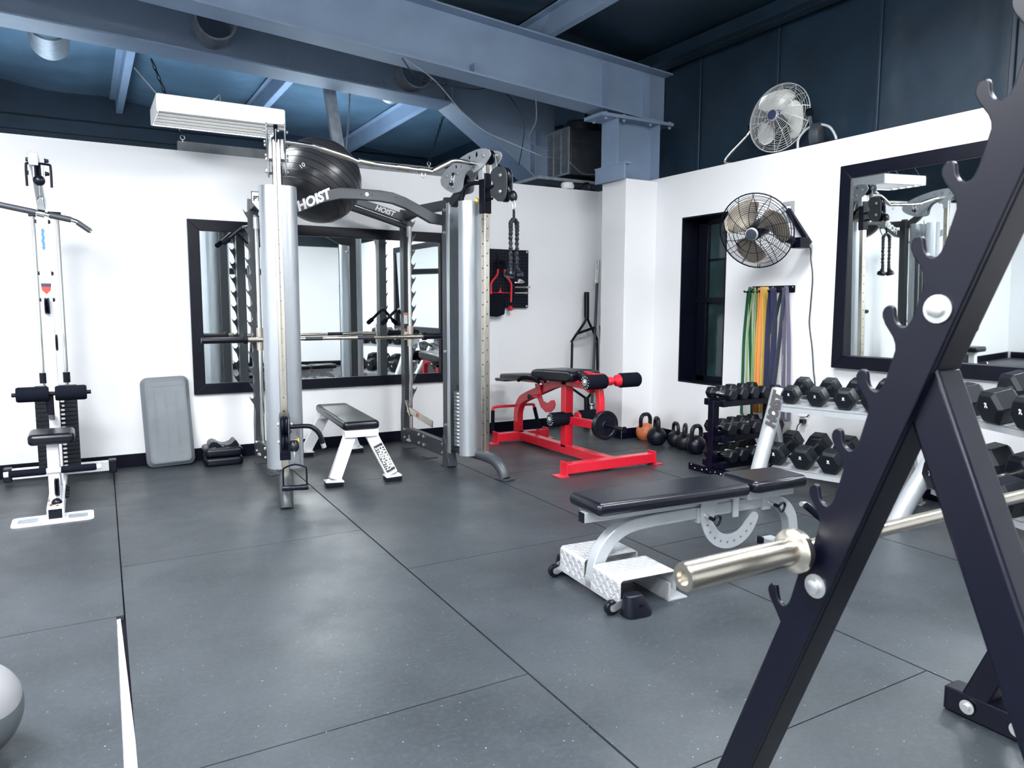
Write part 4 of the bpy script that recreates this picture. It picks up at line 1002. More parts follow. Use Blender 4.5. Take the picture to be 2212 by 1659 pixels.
# ------------------------------------------------------------------ dumbbells
def make_dumbbell(r, hl, gap, logo=True):
    """hex dumbbell along local X, lying on a flat; heads, knurled handle, small white mark"""
    t = thing('hex_dumbbell', 'dumbbell', 'dumbbell')
    zc = r*math.cos(PI/6)
    for sg in (-1, 1):
        g = G(); a = gap/2; pr = [(r*.80, 0), (r, hl*.16), (r, hl*.84), (r*.80, hl)]
        rings = [[g.bm.verts.new((sg*(a+t_), rr*math.cos(PI/3*i), zc+rr*math.sin(PI/3*i))) for i in range(6)] for rr, t_ in pr]
        for p, q in zip(rings, rings[1:]): g.loop(p, q)
        g.bm.faces.new(rings[0]); g.bm.faces.new(rings[-1])
        h = g.build('head', 'rubber', t, bev=r*.05, seg=2, local=True, sharp=25)
        if logo and sg < 0:
            g = G(); e = -(a+hl)-.0006; s = r*.16
            for p, q in (((0, .9), (0, .1)), ((0, .1), (-.6, -.9)), ((0, .1), (.6, -.9)), ((-.6, .5), (.6, .5))): g.bar((e, p[0]*s, zc+r*.2+p[1]*s), (e, q[0]*s, zc+r*.2+q[1]*s), .001, s*.42, side=X)
            g.build('mark', 'letter', h, local=True)
    g = G(); g.lathe([(.013, -gap/2-.004), (.0145, -gap/4), (.0165, 0), (.0145, gap/4), (.013, gap/2+.004)], (0, 0, zc), X, 16); g.build('handle', 'chrome', t, local=True)
    return t

def big_rack(loc, rz, L, zu, zl, label, lettering):
    """silver two-tier rack: local x along the shelf, local y towards the wall"""
    t = thing('dumbbell_rack', label, 'dumbbell rack', loc, rz)
    trays = []
    for nm, y0, z0 in (('upper_tray', 0, zu), ('lower_tray', -.09, zl)):
        g = G(); d, up = .36, .085
        for ya, yb in ((0, .10), (.24, .36)):
            za, zb = ya/d*up, yb/d*up
            g.prism([(y0+ya, z0+za), (y0+yb, z0+zb), (y0+yb, z0+zb-.006), (y0+ya, z0+za-.006)], (0, 0, 0), Y, Z, L)
        g.box((L/2, y0+.003, z0-.018), (L, .006, .04)); g.box((L/2, y0+d, z0+up+.0), (L, .006, .05))
        g.box((L/2, y0+.20, z0+.005), (L, .05, .05)); g.box((L/2, y0+.34, z0+up-.08), (L, .006, .13))
        trays.append(g.build(nm, 'silver', t, local=True))
    for x in (-.045, L+.045):
        g = G(); g.tube(smooth([(x, -.27, .0), (x, -.18, .18), (x, -.03, .46), (x, .07, zu+.07), (x, .085, zu+.10)], 4), .050, 18); g.build('front_leg', 'silver', t, local=True)
        g = G(); g.rect([(x, .0, .50), (x, .30, .01)], .05, .06, X); g.box((x, .31, .006), (.07, .10, .012)); g.box((x, -.27, .006), (.10, .12, .012)); g.build('rear_leg', 'silver', t, bev=.003, local=True)
        g = G(); g.prism([(-.11, zl-.03), (.28, zl+.05), (.27, zl+.085), (-.11, zl+.02)], (x-.004, 0, 0), Y, Z, .008); g.prism([(-.01, zu-.05), (.33, zu+.03), (.33, zu+.10), (-.01, zu+.02)], (x-.004, 0, 0), Y, Z, .008); g.build('end_bracket', 'silver', t, local=True)
        g = G()
        for y_, z_ in ((-.03, zl+.015), (.04, zu-.02)): g.bolt((x-.006, y_, z_), -X, .012, .012)
        g.each('bolt', 'zinc', t, local=True)
    if lettering:
        dd = V((0, .28, .56)).normalized(); nn = V((.42, -.56, .28)); nn = (nn-dd*nn.dot(dd)).normalized(); vv = nn.cross(dd)
        text('brand_lettering', 'HOIST', .085, 'letterblack', V((-.045, .0, zu-.045))+nn*.0515, dd, vv, t, .0025, .2, .006, local=True)
    return t
R1 = (V((4.03, 3.36, 0)), math.atan2(-.961, .276)); R2 = (V((4.13, 2.28, 0)), math.atan2(-.90, -.43))
for (loc, rz), lab, let in ((R1, 'silver two-tier dumbbell rack beside the small black rack', True), (R2, 'silver two-tier dumbbell rack at the right edge, behind the black bar rack', False)):
    pass
big_rack(R1[0], R1[1], .75, .585, .185, 'silver two-tier dumbbell rack beside the small black rack', True)
big_rack(R2[0], R2[1], .98, .66, .25, 'silver two-tier dumbbell rack at the right edge, behind the black bar rack', False)
db = make_dumbbell(.082, .118, .13)
first = True
def on_rack(rk, x, y0, z0, sc_, label, jit=0.):
    global first
    loc, rz = rk; m = Matrix.Translation(loc) @ Matrix.Rotation(rz, 4, 'Z')
    tilt = math.atan2(.085, .36)
    lm = m @ Matrix.Translation((x, y0+.175, z0+.175/.36*.085+.004)) @ Matrix.Rotation(tilt, 4, 'X') @ Matrix.Rotation(PI/2+jit, 4, 'Z')
    o = db if first else copy_tree(db); first = False
    o.location = lm.to_translation(); o.rotation_euler = lm.to_euler(); o.scale = (sc_,)*3
    tag(o, label, 'dumbbell', 'hex dumbbells on the silver racks')
ordn = ['first', 'second', 'third', 'fourth', 'fifth', 'sixth']
for k in range(4):
    on_rack(R1, .05+k*.18, 0, .585, (.78, .82, .88, .92)[k], 'black hex dumbbell, %s from the window on the upper tray beside the small rack' % ordn[k], random.uniform(-.03, .03))
for k in range(4):
    on_rack(R1, .015+k*.185, -.09, .185, (.94, .98, 1.0, 1.02)[k], 'black hex dumbbell, %s from the window on the lower tray beside the small rack' % ordn[k], random.uniform(-.04, .04))
for k in range(4):
    on_rack(R2, .10+k*.235, 0, .66, 1.18, 'black hex dumbbell, %s from the window on the upper tray at the right edge' % ordn[k], random.uniform(-.03, .03))
for k in range(4):
    on_rack(R2, .08+k*.245, -.09, .25, 1.22, 'black hex dumbbell, %s from the window on the lower tray at the right edge' % ordn[k], random.uniform(-.05, .05))

# small black three-tier rack against the wall
sr = thing('dumbbell_rack', 'small chipped black three-tier rack of light dumbbells under the window', 'dumbbell rack', (4.3, 3.93, 0))
g = G()
for x in (4.015, 4.60):
    g.rect([(x, 3.945, .04), (x, 3.945, .555)], .06, .055, X)
g.each('post', 'black', sr, bev=.003)
for x in (4.015, 4.60):
    g = G(); g.rect([(x, 4.165, .028), (x, 3.70, .028)], .05, .05, X); ft = g.build('foot', 'black', sr, bev=.003)
    g = G()
    for k in range(9): g.box((x-.0255, 4.13-k*.05+random.uniform(-.015, .015), .03+random.uniform(-.01, .015)), (.0006, random.uniform(.004, .014), random.uniform(.003, .012)))
    g.build('paint_chips', 'letter', ft)
TZ = (.545, .285, .085)
for z, nm in zip(TZ, ('upper', 'middle', 'lower')):
    g = G(); yo = 3.92 - (.0 if z > .5 else .0)
    for y in (-.075, .075): g.rect([(3.985, yo+y-.02, z), (4.63, yo+y-.02, z)], .045, .05, Y) if False else g.box((4.31, yo+y, z), (.64, .05, .045))
    for x in (4.015, 4.60): g.box((x, yo, z-.01), (.05, .19, .03))
    g.build('shelf', 'black', sr, bev=.003)
sd_ = make_dumbbell(.047, .065, .125, False); f2 = True
for ti, (z, nm) in enumerate(zip(TZ, ('top', 'middle', 'bottom'))):
    for k in range(5):
        s = (1.0, 1.05, 1.1, 1.12, 1.15)[k]*(1, 1.06, 1.1)[ti]
        o = sd_ if f2 else copy_tree(sd_); f2 = False
        o.location = (4.055+k*.112+(.02 if ti else 0), 3.92+random.uniform(-.01, .01), z+.0235); o.rotation_euler = (0, 0, PI/2+random.uniform(-.06, .06)); o.scale = (s,)*3
        tag(o, 'small hex dumbbell on the %s shelf of the small black rack, %s from the left' % (nm, ordn[k]), 'dumbbell', 'small dumbbells on the black rack')

# ------------------------------------------------------------------ adjustable bench
ab = thing('adjustable_bench', 'silver adjustable bench with black pads on a tread-plate base', 'bench', (1.852, 2.53, 0), R(-4))
B = lambda g, n, m, p=ab, **k: g.build(n, m, p, local=True, **k)
g = G(); hz = .140
for ya, yb in ((.035, .245), (-.245, -.035)):
    # folded sheet: front face, top, back face
    g.prism([(0, .022), (0, hz-.012), (.012, hz), (.278, hz), (.288, hz-.010), (.288, .05), (.282, .05), (.282, hz-.012), (.277, hz-.006), (.013, hz-.006), (.006, hz-.013), (.006, .022)], (0, yb, 0), X, Z, yb-ya)
g.prism([(-.035, .022), (.035, .022), (.035, .060), (-.035, .060)], (.0, 0, 0), Y, Z, .006)
stp = B(g, 'tread_step', 'diamond', bev=.002, seg=1)
g = G()      # raised treads on front and top faces
for ya, yb in ((.04, .24), (-.24, -.04)):
    ny, nz, nxx = 8, 4, 10
    for i in range(ny):
        for j in range(nz):
            y = ya+(i+.5)*(yb-ya)/ny; z = .035+(j+.5)*.095/nz; s = 1 if (i+j) % 2 else -1
            g.bar((-.0006, y-.008, z-s*.008), (-.0006, y+.008, z+s*.008), .003, .0045, side=X)
        for j in range(nxx):
            y = ya+(i+.5)*(yb-ya)/ny; x = .018+(j+.5)*.255/nxx; s = 1 if (i+j) % 2 else -1
            g.bar((x-s*.008, y-.008, hz+.0004), (x+s*.008, y+.008, hz+.0004), .0045, .003)
tr_ = B(g, 'tread_pattern', 'diamond', stp); tr_['kind'] = 'stuff'
g = G(); g.box((.285, .05, .045), (.05, .39, .006)); g.box((.15, .0, .05), (.30, .05, .05)); g.box((.31, -.10, .004), (.10, .26, .006)); g.prism([(.26, .004), (.27, .004), (.27, .08), (.26, .08)], (0, .03, 0), X, Z, .26)
B(g, 'base_frame', 'silver')
for sy in (-1, 1):
    g = G(); yc = sy*.275
    oo = [(.0, .0), (.095, 0), (.10, .01), (.065, .078), (.055, .084), (.012, .084), (.0, .078)]
    g.prism([(x-.005, z) for x, z in oo], (0, yc+.045, 0), X, Z, .09) if False else None
    bot = rrect(.13, .085, .035, 5, .06, yc); top = rrect(.075, .055, .022, 5, .045, yc-sy*.005)
    v0 = [g.bm.verts.new((x, y, 0)) for x, y in bot]; v1 = [g.bm.verts.new((x, y, .018)) for x, y in bot]; v2 = [g.bm.verts.new((x, y, .088)) for x, y in top]
    g.loop(v0, v1); g.loop(v1, v2); g.bm.faces.new(v2); g.bm.faces.new(list(reversed(v0)))
    rf = B(g, 'rubber_foot', 'blackplastic', bev=.004)
    g = G(); g.cyl((.06, yc+sy*.036, .045), (.06, yc+sy*.0345, .045), .009, 12); B(g, 'screw_hole_disc', 'black', rf)  # black disc takes the place of a shaded screw recess
    g = G(); g.lathe([(0, -.013), (.028, -.013), (.031, -.006), (.031, .006), (.028, .013), (0, .013)], (-.035, sy*.235, .031), Y, 22); wh = B(g, 'wheel', 'blackplastic')
    g = G(); g.lathe([(.0, 0), (.014, 0), (.014, .004), (0, .006)], (-.035, sy*.235+(.013 if sy < 0 else .013), .031), Y, 14); g.lathe([(.0, 0), (.014, 0), (.014, .004), (0, .006)], (-.035, sy*.235-.013, .031), -Y, 14); g.bar((-.035, sy*.235-.018, .031), (.01, sy*.235-.018, .05), .003, .03, side=Y); g.bar((-.035, sy*.235+.018, .031), (.01, sy*.235+.018, .05), .003, .03, side=Y); B(g, 'wheel_bracket', 'zinc', wh)
g = G(); pth = smooth([(.03, 0, .025), (.035, 0, .10), (.055, 0, .165), (.10, 0, .225), (.17, 0, .268), (.26, 0, .286), (.45, 0, .292), (.75, 0, .298), (.97, 0, .302), (1.05, 0, .298), (1.13, 0, .268), (1.18, 0, .21), (1.198, 0, .13), (1.20, 0, .04)], 4)
g.rect(pth, .055, .058, Y); B(g, 'spine_tube', 'silver', bev=.004)
g = G(); g.box((1.21, 0, .022), (.07, .34, .045)); B(g, 'rear_foot', 'silver', bev=.004)
for sy in (-1, 1):
    g = G(); g.box((1.21, sy*.17, .022), (.078, .05, .044)); B(g, 'rear_foot_cap', 'blackplastic', bev=.006)
g = G(); g.tube([(1.27, 0, .25), (1.30, 0, .245), (1.30, -.03, .24)], .013, 10); B(g, 'rear_handle_mount', 'silver')
g = G(); g.tube([(1.27, -.03, .25), (1.37, -.06, .165)], .017, 12); B(g, 'rear_handle', 'foam')
g = G(); g.box((.405, 0, .345), (.88, .045, .045)); g.box((.40, .07, .362), (.80, .03, .012)); g.box((.40, -.07, .362), (.80, .03, .012)); B(g, 'back_rail', 'silver', bev=.003)
g = G(); g.box((-.037, 0, .345), (.004, .043, .043)); B(g, 'rail_end_cap', 'blackplastic')
g = G(); g.prism(rrect(.845, .258, .028), (.39, 0, .372), X, Y, .058); B(g, 'back_pad', 'vinyl', bev=.024, seg=4)
g = G(); g.prism([(.835, -.11), (.865, -.13), (1.17, -.118), (1.19, -.10), (1.19, .10), (1.17, .118), (.865, .13), (.835, .11)], (0, 0, .375), X, Y, .058); B(g, 'seat_pad', 'vinyl', bev=.022, seg=4)
g = G(); g.box((1.0, 0, .352), (.30, .12, .045)); g.box((.80, -.035, .30), (.035, .012, .10)); B(g, 'seat_rail', 'silver', bev=.003)
# toothed sector plate
pts = [(.585, .372), (.585, .34), (.645, .34), (.655, .33), (.66, .25), (.70, .205)]+[]
sec = [(.60, .36), (.60, .33)]+[(.775+.19*math.cos(R(a)), .275+.19*math.sin(R(a))) for a in range(172, 352, 9)]
sec = [(.585, .37), (.585, .26)]+arc((.765, .285), .180, 183, 338, 18)+arc((.913, .238), .026, -10, 130, 5)+arc((.765, .285), .112, 325, 196, 12)+[(.675, .32), (.70, .37)]
hl = [circ((.765+.150*math.cos(R(a)), .285+.150*math.sin(R(a))), .0075, 8) for a in range(200, 335, 16)]
g = G(); g.prism(sec, (0, -.036, 0), X, Z, .008, hl); B(g, 'adjuster_plate', 'silver')
for x, z in ((.60, .285), (1.00, .30)):
    g = G(); g.box((x, 0, z), (.055, .072, .075)); lk = B(g, 'latch_block', 'silver', bev=.003)
    g = G(); g.cyl((x+.01, -.036, z), (x+.01, -.075, z-.004), .010, 12); B(g, 'pin', 'zinc', lk)
    g = G(); g.cyl((x+.01, -.07, z-.004), (x+.01, -.10, z-.008), .009, 12); g.tube(smooth([(x+.01, -.10, z-.008), (x+.012, -.112, z+.008), (x+.03, -.115, z+.012), (x+.035, -.115, z-.005), (x+.018, -.115, z-.03), (x+.01, -.10, z-.012)], 4), .006, 8, closed=False); B(g, 'pull_ring', 'blackplastic', lk)

# ------------------------------------------------------------------ black bar rack in the foreground
bk = thing('bar_rack', 'tall black A-frame bar rack with hooks in the right foreground', 'barbell rack', (1.7, .7, 0))
HX = 1.16
hook = [(-.046, -.014), (-.041, -.024), (-.037, -.029), (-.032, -.031), (-.027, -.030), (-.021, -.027), (-.017, -.021), (-.0145, -.013), (-.0135, -.004), (-.011, .002), (-.006, .0045), (0, .003), (.005, -.001), (.008, -.008), (.0075, -.016), (.002, -.028), (-.006, -.039), (-.013, -.049), (-.0175, -.060), (-.0185, -.070)]
front = [(.63-2.5*.0425-.05, 1.579+2.5*.11)]
for k in range(-2, 9):
    T = (.63+.0425*k, 1.579-.11*k)
    hk_ = hook if k < 8 else [p for p in hook if p[1] > -.05]
    front += [(T[0]+a, T[1]+b) for a, b in hk_]
front += [(.945, .632), (1.03, .40), (1.155, .045)]
redge = lambda z: .664+.386*(1.18-z)
out = front+[(redge(.045), .045), (redge(1.30), 1.30), (redge(1.86), 1.86)]
for sx, x0 in ((1, HX), (-1, 2.355)):
    xt = HX+.0105+.0375 if sx > 0 else 2.355-.0105-.0375
    g = G(); g.prism(out, (x0, 0, 0), Y, Z, .010*sx); hpz = g.build('hook_plate', 'rackblack', bk, bev=.0025, seg=2)
    g = G()
    for y, z in ((.671, 1.247), (.867, .731)):
        g.lathe([(.0225, 0), (.0225, .003), (.014, .0035), (.013, .011), (.008, .013), (0, .013)], (x0-sx*.0005, y, z), -X*sx, 20)
    g.each('bolt', 'zinc', hpz)
    g = G(); ctr = lambda z: redge(z)+.039
    g.bar((xt, ctr(.03), .03), (xt, ctr(1.86), 1.86), .074, .072, side=X); g.build('front_leg', 'rackblack', bk, bev=.006)
    g = G(); g.bar((xt, .708, 1.14), (xt, .245, .03), .068, .07, side=X); g.build('rear_leg', 'rackblack', bk, bev=.006)
    g = G(); g.box((xt, .665, .040), (.076, 1.10, .076)); ft = g.build('foot', 'rackblack', bk, bev=.005)
    g = G()
    for y in (1.145, 1.005, .30):
        fx = 2.2635 if sx < 0 else HX+.010
        g.lathe([(.0215, 0), (.0215, .003), (.012, .0035), (.011, .012), (0, .013)], (fx, y, .042), -X, 20)
    g.each('foot_bolt', 'zinc', ft)
    g = G(); g.box((xt, .09, .006), (.11, .10, .012)); g.box((xt, 1.217, .040), (.07, .004, .07)); g.each('end_cap', 'blackplastic', ft)
g = G(); g.bar((HX+.04, .36, .30), (2.31, .36, .30), .06, .06, side=Y); g.build('cross_tube', 'rackblack', bk, bev=.004)
bb_ = thing('barbell', 'worn steel barbell resting in a hook of the black bar rack', 'barbell', (1.7, .898, .794))
g = G(); g.cyl((1.10, .898, .794), (2.42, .898, .794), .0145, 20); sh = g.build('shaft', 'warmchrome', bb_)
for sg, x in ((-1, 1.145), (1, 2.40)):
    g = G(); d_ = X*sg
    g.lathe([(.0135, -.012), (.021, -.012), (.021, .0), (.040, .002), (.042, .006), (.042, .018), (.038, .022), (.0255, .026), (.0255, .285), (.0235, .290), (.0135, .290), (.0125, .282), (0, .281)], (x, .898, .794), d_, 32); g.build('sleeve', 'chrome' if False else 'warmchrome', sh)

# ------------------------------------------------------------------ fans
def fan(name, label, c, axis, r, wire, blade, hubm, motor, dep=.13, spin=.3, nring=17, wr=.0016):
    t = thing(name, label, 'fan', c); c = V(c); ax = V(axis).normalized()
    a = ax.cross(Z).normalized(); b = a.cross(ax) if a.cross(ax).z > 0 else ax.cross(a)
    def ring(g, rr, h, w_, n=40): g.tube([c+ax*h+(a*math.cos(2*PI*i/n)+b*math.sin(2*PI*i/n))*rr for i in range(n)], w_, 5, closed=True)
    hf = lambda q: dep*.62*(1-(q/r)**2.6)
    g = G()
    for i in range(nring): rr = r*(.20+.80*i/(nring-1)); ring(g, rr, hf(rr), wr)
    ring(g, r*1.005, 0, wr*3.2); ring(g, r*.55, hf(r*.55)-.004, wr*1.6)
    for i in range(14):
        an = 2*PI*i/14; pts = []
        for k in range(8):
            q = r*(.16+.84*k/7); sw = an+.28*(k/7)
            pts.append(c+ax*(hf(q)-.003)+(a*math.cos(sw)+b*math.sin(sw))*q)
        pts.append(c-ax*.01+(a*math.cos(an+.28)+b*math.sin(an+.28))*r)
        g.tube(pts, wr*1.5, 5)
    g.build('front_grille', wire, t)
    g = G()
    for i in range(9): rr = r*(.25+.75*i/8); ring(g, rr, -hf(rr)*.8, wr)
    for i in range(12):
        an = 2*PI*i/12
        g.tube([c-ax*(hf(q)*.8-.002)+(a*math.cos(an)+b*math.sin(an))*q for q in (r*.22, r*.45, r*.7, r*.88, r)], wr*1.6, 5)
    g.build('rear_grille', wire, t)
    g = G(); g.lathe([(r*.17, 0), (r*.17, .012), (r*.15, .018), (r*.12, .018)], c+ax*(hf(r*.17)-.006), ax, 28); rg = g.build('hub_ring', 'silver', t)
    g = G(); g.lathe([(r*.145, 0), (r*.14, .008), (0, .012)], c+ax*(hf(r*.17)+.008), ax, 26); g.build('hub_badge', hubm, rg)
    for i in range(3):
        an = 2*PI*i/3+spin; g = G(); nu, nv = 8, 9; top = []; bot = []
        for k in range(nu+1):
            q = r*(.20+.66*k/nu); wd_ = (.34+.58*math.sin(PI*min(1, .20+.80*k/nu)*.62))*(1 if k < nu-1 else (.86 if k == nu-1 else .62)); rt_, rb_ = [], []
            for l in range(nv+1):
                f = l/nv-.5; th = an+f*wd_*1.75+.16*k/nu; h = -f*.16*(r/.3)*(1-.35*k/nu)
                p = c+(a*math.cos(th)+b*math.sin(th))*q+ax*h
                rt_.append(g.bm.verts.new(p+ax*.001)); rb_.append(g.bm.verts.new(p-ax*.001))
            top.append(rt_); bot.append(rb_)
        for k in range(nu):
            for l in range(nv):
                g.bm.faces.new((top[k][l], top[k][l+1], top[k+1][l+1], top[k+1][l])); g.bm.faces.new((bot[k][l], bot[k+1][l], bot[k+1][l+1], bot[k][l+1]))
        edge = [(k, 0) for k in range(nu+1)]+[(nu, l) for l in range(1, nv+1)]+[(k, nv) for k in range(nu-1, -1, -1)]+[(0, l) for l in range(nv-1, 0, -1)]
        for e0, e1 in zip(edge, edge[1:]+edge[:1]):
            g.bm.faces.new((top[e0[0]][e0[1]], bot[e0[0]][e0[1]], bot[e1[0]][e1[1]], top[e1[0]][e1[1]]))
        g.build('blade', blade, t, sharp=60)
    g = G(); g.lathe([(0, .06), (r*.20, .05), (r*.22, .0), (r*.22, -.05), (.04, -.055), (.06, -.07), (.065, -.17), (.05, -.19), (0, -.19)], c, ax, 24); g.build('motor', motor, t)
    return t, a, b, ax, c
wf, a, b, ax, c = fan('wall_fan', 'black wall fan with tan blades on a bracket above the resistance bands', (4.30, 3.86, 1.80), (-.885, -.316, -.343), .275, 'black', 'bladegold', 'darkmetal', 'black', spin=.75)
g = G(); e = c-ax*.19; g.tube(smooth([e+ax*.02, e-ax*.03+V((0, -.02, 0)), V((4.50, 3.72, 1.735)), V((4.60, 3.70, 1.72))], 4), .016, 10); g.box((4.585, 3.70, 1.715), (.10, .09, .075)); g.lathe([(.03, 0), (.03, .05)], (4.52, 3.71, 1.73), (-.7, .2, .2), 14); g.build('motor_arm', 'black', wf, bev=.004)
g = G(); g.bar((4.70, 3.915, 1.985), (4.665, 3.68, 1.715), .03, .035, side=X); g.build('bracket_arm', 'black', wf, bev=.003)
g = G(); g.prism(rrect(.115, .15, .012, 4, 3.925, 1.975), (XR-.008, 0, 0), Y, Z, .008, [rrect(.05, .075, .006, 3, 3.925, 1.985)]); g.build('wall_plate', 'silver', wf)
g = G(); g.tube(smooth([(4.60, 3.69, 1.70), (4.69, 3.69, 1.68), (4.70, 3.69, 1.60), (4.70, 3.668, 1.463), (4.70, 3.675, 1.25), (4.70, 3.678, 1.121), (4.70, 3.645, .95), (4.70, 3.623, .777), (4.70, 3.604, .64), (4.70, 3.645, .45), (4.70, 3.665, .42)], 5), .0045, 7); g.build('power_cord', 'cord', wf)
ff, a, b, ax, c = fan('drum_fan', 'silver floor fan on a tube stand on top of the right wall', (4.845, 4.16, 2.735), (-.985, -.13, .08), .262, 'fanwire', 'bladegrey', 'navy', 'black', dep=.14, spin=1.2)
g = G(); yl, yr, zf = 4.16+.285, 4.16-.285, 2.450
g.tube(smooth([(4.845, yr, 2.70), (4.86, yr-.02, 2.56), (4.93, yr-.0, 2.452), (4.93, yr+.08, 2.450), (4.93, 4.16, 2.450), (4.93, yl-.05, 2.452), (4.80, yl+.16, 2.455), (4.76, yl+.19, 2.47), (4.775, yl+.15, 2.53), (4.83, yl+.02, 2.66), (4.845, yl, 2.72)], 5), .0125, 10)
g.build('tube_stand', 'chrome', ff)
g = G()
for y in (yl, yr): g.lathe([(.03, -.015), (.034, 0), (.03, .015)], (4.845, y, 2.715), Y, 16)
g.each('pivot_knob', 'blackplastic', ff)
t = thing('fan_base', 'dark round fan motor with a pale tubular guard lying on the right wall ledge', 'fan part', (4.86, 3.78, 2.44))
g = G(); g.tube(smooth([(4.78, 3.915, 2.447), (4.78, 3.91, 2.52), (4.80, 3.85, 2.585), (4.82, 3.77, 2.60), (4.84, 3.69, 2.57), (4.86, 3.65, 2.50), (4.87, 3.645, 2.447)], 5), .010, 10); g.build('guard_tube', 'silver', t)
g = G(); g.lathe([(0, 0), (.085, 0), (.09, .01), (.09, .07), (.07, .08), (0, .08)], (4.83, 3.83, 2.53), (.35, -.94, 0), 26); g.build('motor', 'darkmetal', t)
g = G(); g.tube(smooth([(4.80, 4.0, 2.447), (4.80, 3.9, 2.452), (4.79, 3.7, 2.45), (4.80, 3.55, 2.452)], 4), .009, 8); g.build('cable', 'cord', t)

# ------------------------------------------------------------------ resistance bands
rl = thing('band_rail', 'black peg rail on the right wall under the wall fan', 'hook rail', (XR, 4.04, 1.38))
g = G(); g.prism(rrect(.42, .055, .006, 3, 4.043, 1.385), (XR-.006, 0, 0), Y, Z, .006); ra_ = g.build('rail_plate', 'black', rl)
PEG = [4.225, 4.155, 4.075, 3.985, 3.875]
g = G()
for y in PEG: g.tube([(XR-.004, y, 1.366), (XR-.12, y, 1.366), (XR-.125, y, 1.376)], .006, 8)
g.each('peg', 'black', ra_)
g = G()
for y in (3.85, 4.04, 4.24): g.bolt((XR-.006, y, 1.40), -X, .005, .004)
g.each('screw', 'zinc', ra_)
def band(label, m, peg, w, yl, yr, zb, x0, bl=0., br=0., thick=.0022, lett=None):
    """loop hung over a peg: left strand, bottom bend, right strand"""
    yt = PEG[peg]; zt = 1.376; hw = max(.012, abs(yl-yr)/2); ym = (yl+yr)/2
    pts = [(yt+.010, zt-.004), (yt, zt+.001), (yt-.010, zt-.004), (yr+br, (zt+zb)/2+.15), (yr+br*.5, (zt+zb)/2-.15), (yr, zb+hw*1.3)]
    pts += [(ym-hw*math.sin(t_), zb+hw-hw*math.cos(t_)) for t_ in (R(60), R(25), 0, R(-25), R(-60))]
    pts += [(yl, zb+hw*1.3), (yl+bl*.5, (zt+zb)/2-.15), (yl+bl, (zt+zb)/2+.15)]
    P_ = [(x0, y, z) for y, z in pts]; P_.append(P_[0]); sp_ = smooth(P_, 5)[:-1]
    g = G(); g.sweep(sp_, [(-w/2, -thick), (w/2, -thick), (w/2, thick), (-w/2, thick)], side=X, closed=True)
    o = tag(g.build('resistance_band', m), label, 'resistance band', 'latex bands on the peg rail')
    return o
xb = XR-.055
band('dark green latex loop band hanging leftmost on the peg rail', 'green', 0, .030, 4.262, 4.155, .345, xb-.01, .0, .045)
band('thin light green latex band hanging beside the dark green loop', 'lime', 1, .014, 4.205, 4.150, .46, xb-.03, .0, .0)
band('pale yellow-green thin latex band left of the yellow bands', 'lime', 1, .018, 4.165, 4.120, .52, xb+.015, 0, 0)
band('wide yellow latex band hanging left of the orange strand', 'yel', 2, .050, 4.115, 4.05, .40, xb-.015, .0, .0)
band('orange latex band lying over the yellow ones', 'org', 2, .036, 4.095, 4.070, .42, xb-.045, -.01, .0)
band('yellow latex band hanging right of the orange strand', 'yel', 2, .030, 4.045, 4.01, .385, xb+.02, .0, .0)
bn = band('wide navy latex band with pale lettering in the middle of the rail', 'navy', 3, .064, 4.010, 3.955, .56, xb-.02, 0, 0)
band('dark slate latex band slanting to the lower left from the last peg', 'slate', 4, .042, 3.975, 3.930, .57, xb-.03, -.03, -.05)
bn2 = band('purple-grey latex loop band hanging rightmost on the peg rail', 'purple', 4, .040, 3.855, 3.800, .37, xb+.0, .02, .03)
text('lettering', 'WEKEFON', .034, 'purple', (xb-.022, 4.022, 1.06), (0, 0, 1), (-.85, -.5, 0), bn, .0006, sx=1.25)
text('lettering', 'WEKEFON', .030, 'letter', (xb-.01, 3.868, .80), (0, 0, 1), (-.85, -.5, 0), bn2, .0006, sx=1.15)

# ------------------------------------------------------------------ window in its black recess
win = struct(bpy.data.objects.new('window_1', None)); C.objects.link(win); win.location = (XR+.2, 4.82, 1.3); MW['window_1'] = Matrix.Translation((XR+.2, 4.82, 1.3))
g = G(); yc, zc, wy, wz = (wy0+wy1)/2, (wz0+wz1)/2, wy1-wy0, wz1-wz0
g.box((XR+.126, wy0+.006, zc), (.256, .012, wz)); g.box((XR+.126, wy1-.006, zc), (.256, .012, wz)); g.box((XR+.126, yc, wz0+.006), (.256, wy, .012)); g.box((XR+.126, yc, wz1-.006), (.256, wy, .012))
g.build('recess_lining', 'blackwood', win)
g = G(); xf_ = XR+.215
g.box((xf_, wy0+.03, zc), (.05, .05, wz)); g.box((xf_, wy1-.075, zc), (.05, .11, wz)); g.box((xf_, yc, wz0+.03), (.05, wy, .05)); g.box((xf_, yc, wz1-.03), (.05, wy, .05)); g.box((xf_-.008, yc, 1.305), (.05, wy, .045)); g.box((xf_, yc-.04, 1.67), (.02, wy-.1, .012))
g.build('window_frame', 'blackwood', win, bev=.003)
g = G(); g.box((XR+.232, yc, zc), (.006, wy-.02, wz-.02)); g.build('pane', 'glass', win)

# wall outlet with plugs
t = thing('wall_outlet', 'white wall outlet with plugs behind the silver dumbbell rack', 'outlet', (XR, 3.70, .40))
g = G(); g.prism(rrect(.08, .125, .008, 3, 3.70, .415), (XR-.006, 0, 0), Y, Z, .006); op = g.build('cover_plate', 'white', t)
g = G(); g.box((XR-.025, 3.70, .445), (.04, .045, .05)); g.build('adapter', 'white', op, bev=.004)
g = G(); g.box((XR-.025, 3.69, .385), (.045, .035, .03)); g.tube(smooth([(XR-.04, 3.69, .38), (XR-.05, 3.72, .34), (XR-.03, 3.74, .25), (XR-.02, 3.74, .12)], 4), .004, 7); g.build('plug', 'cord', op, bev=.003)

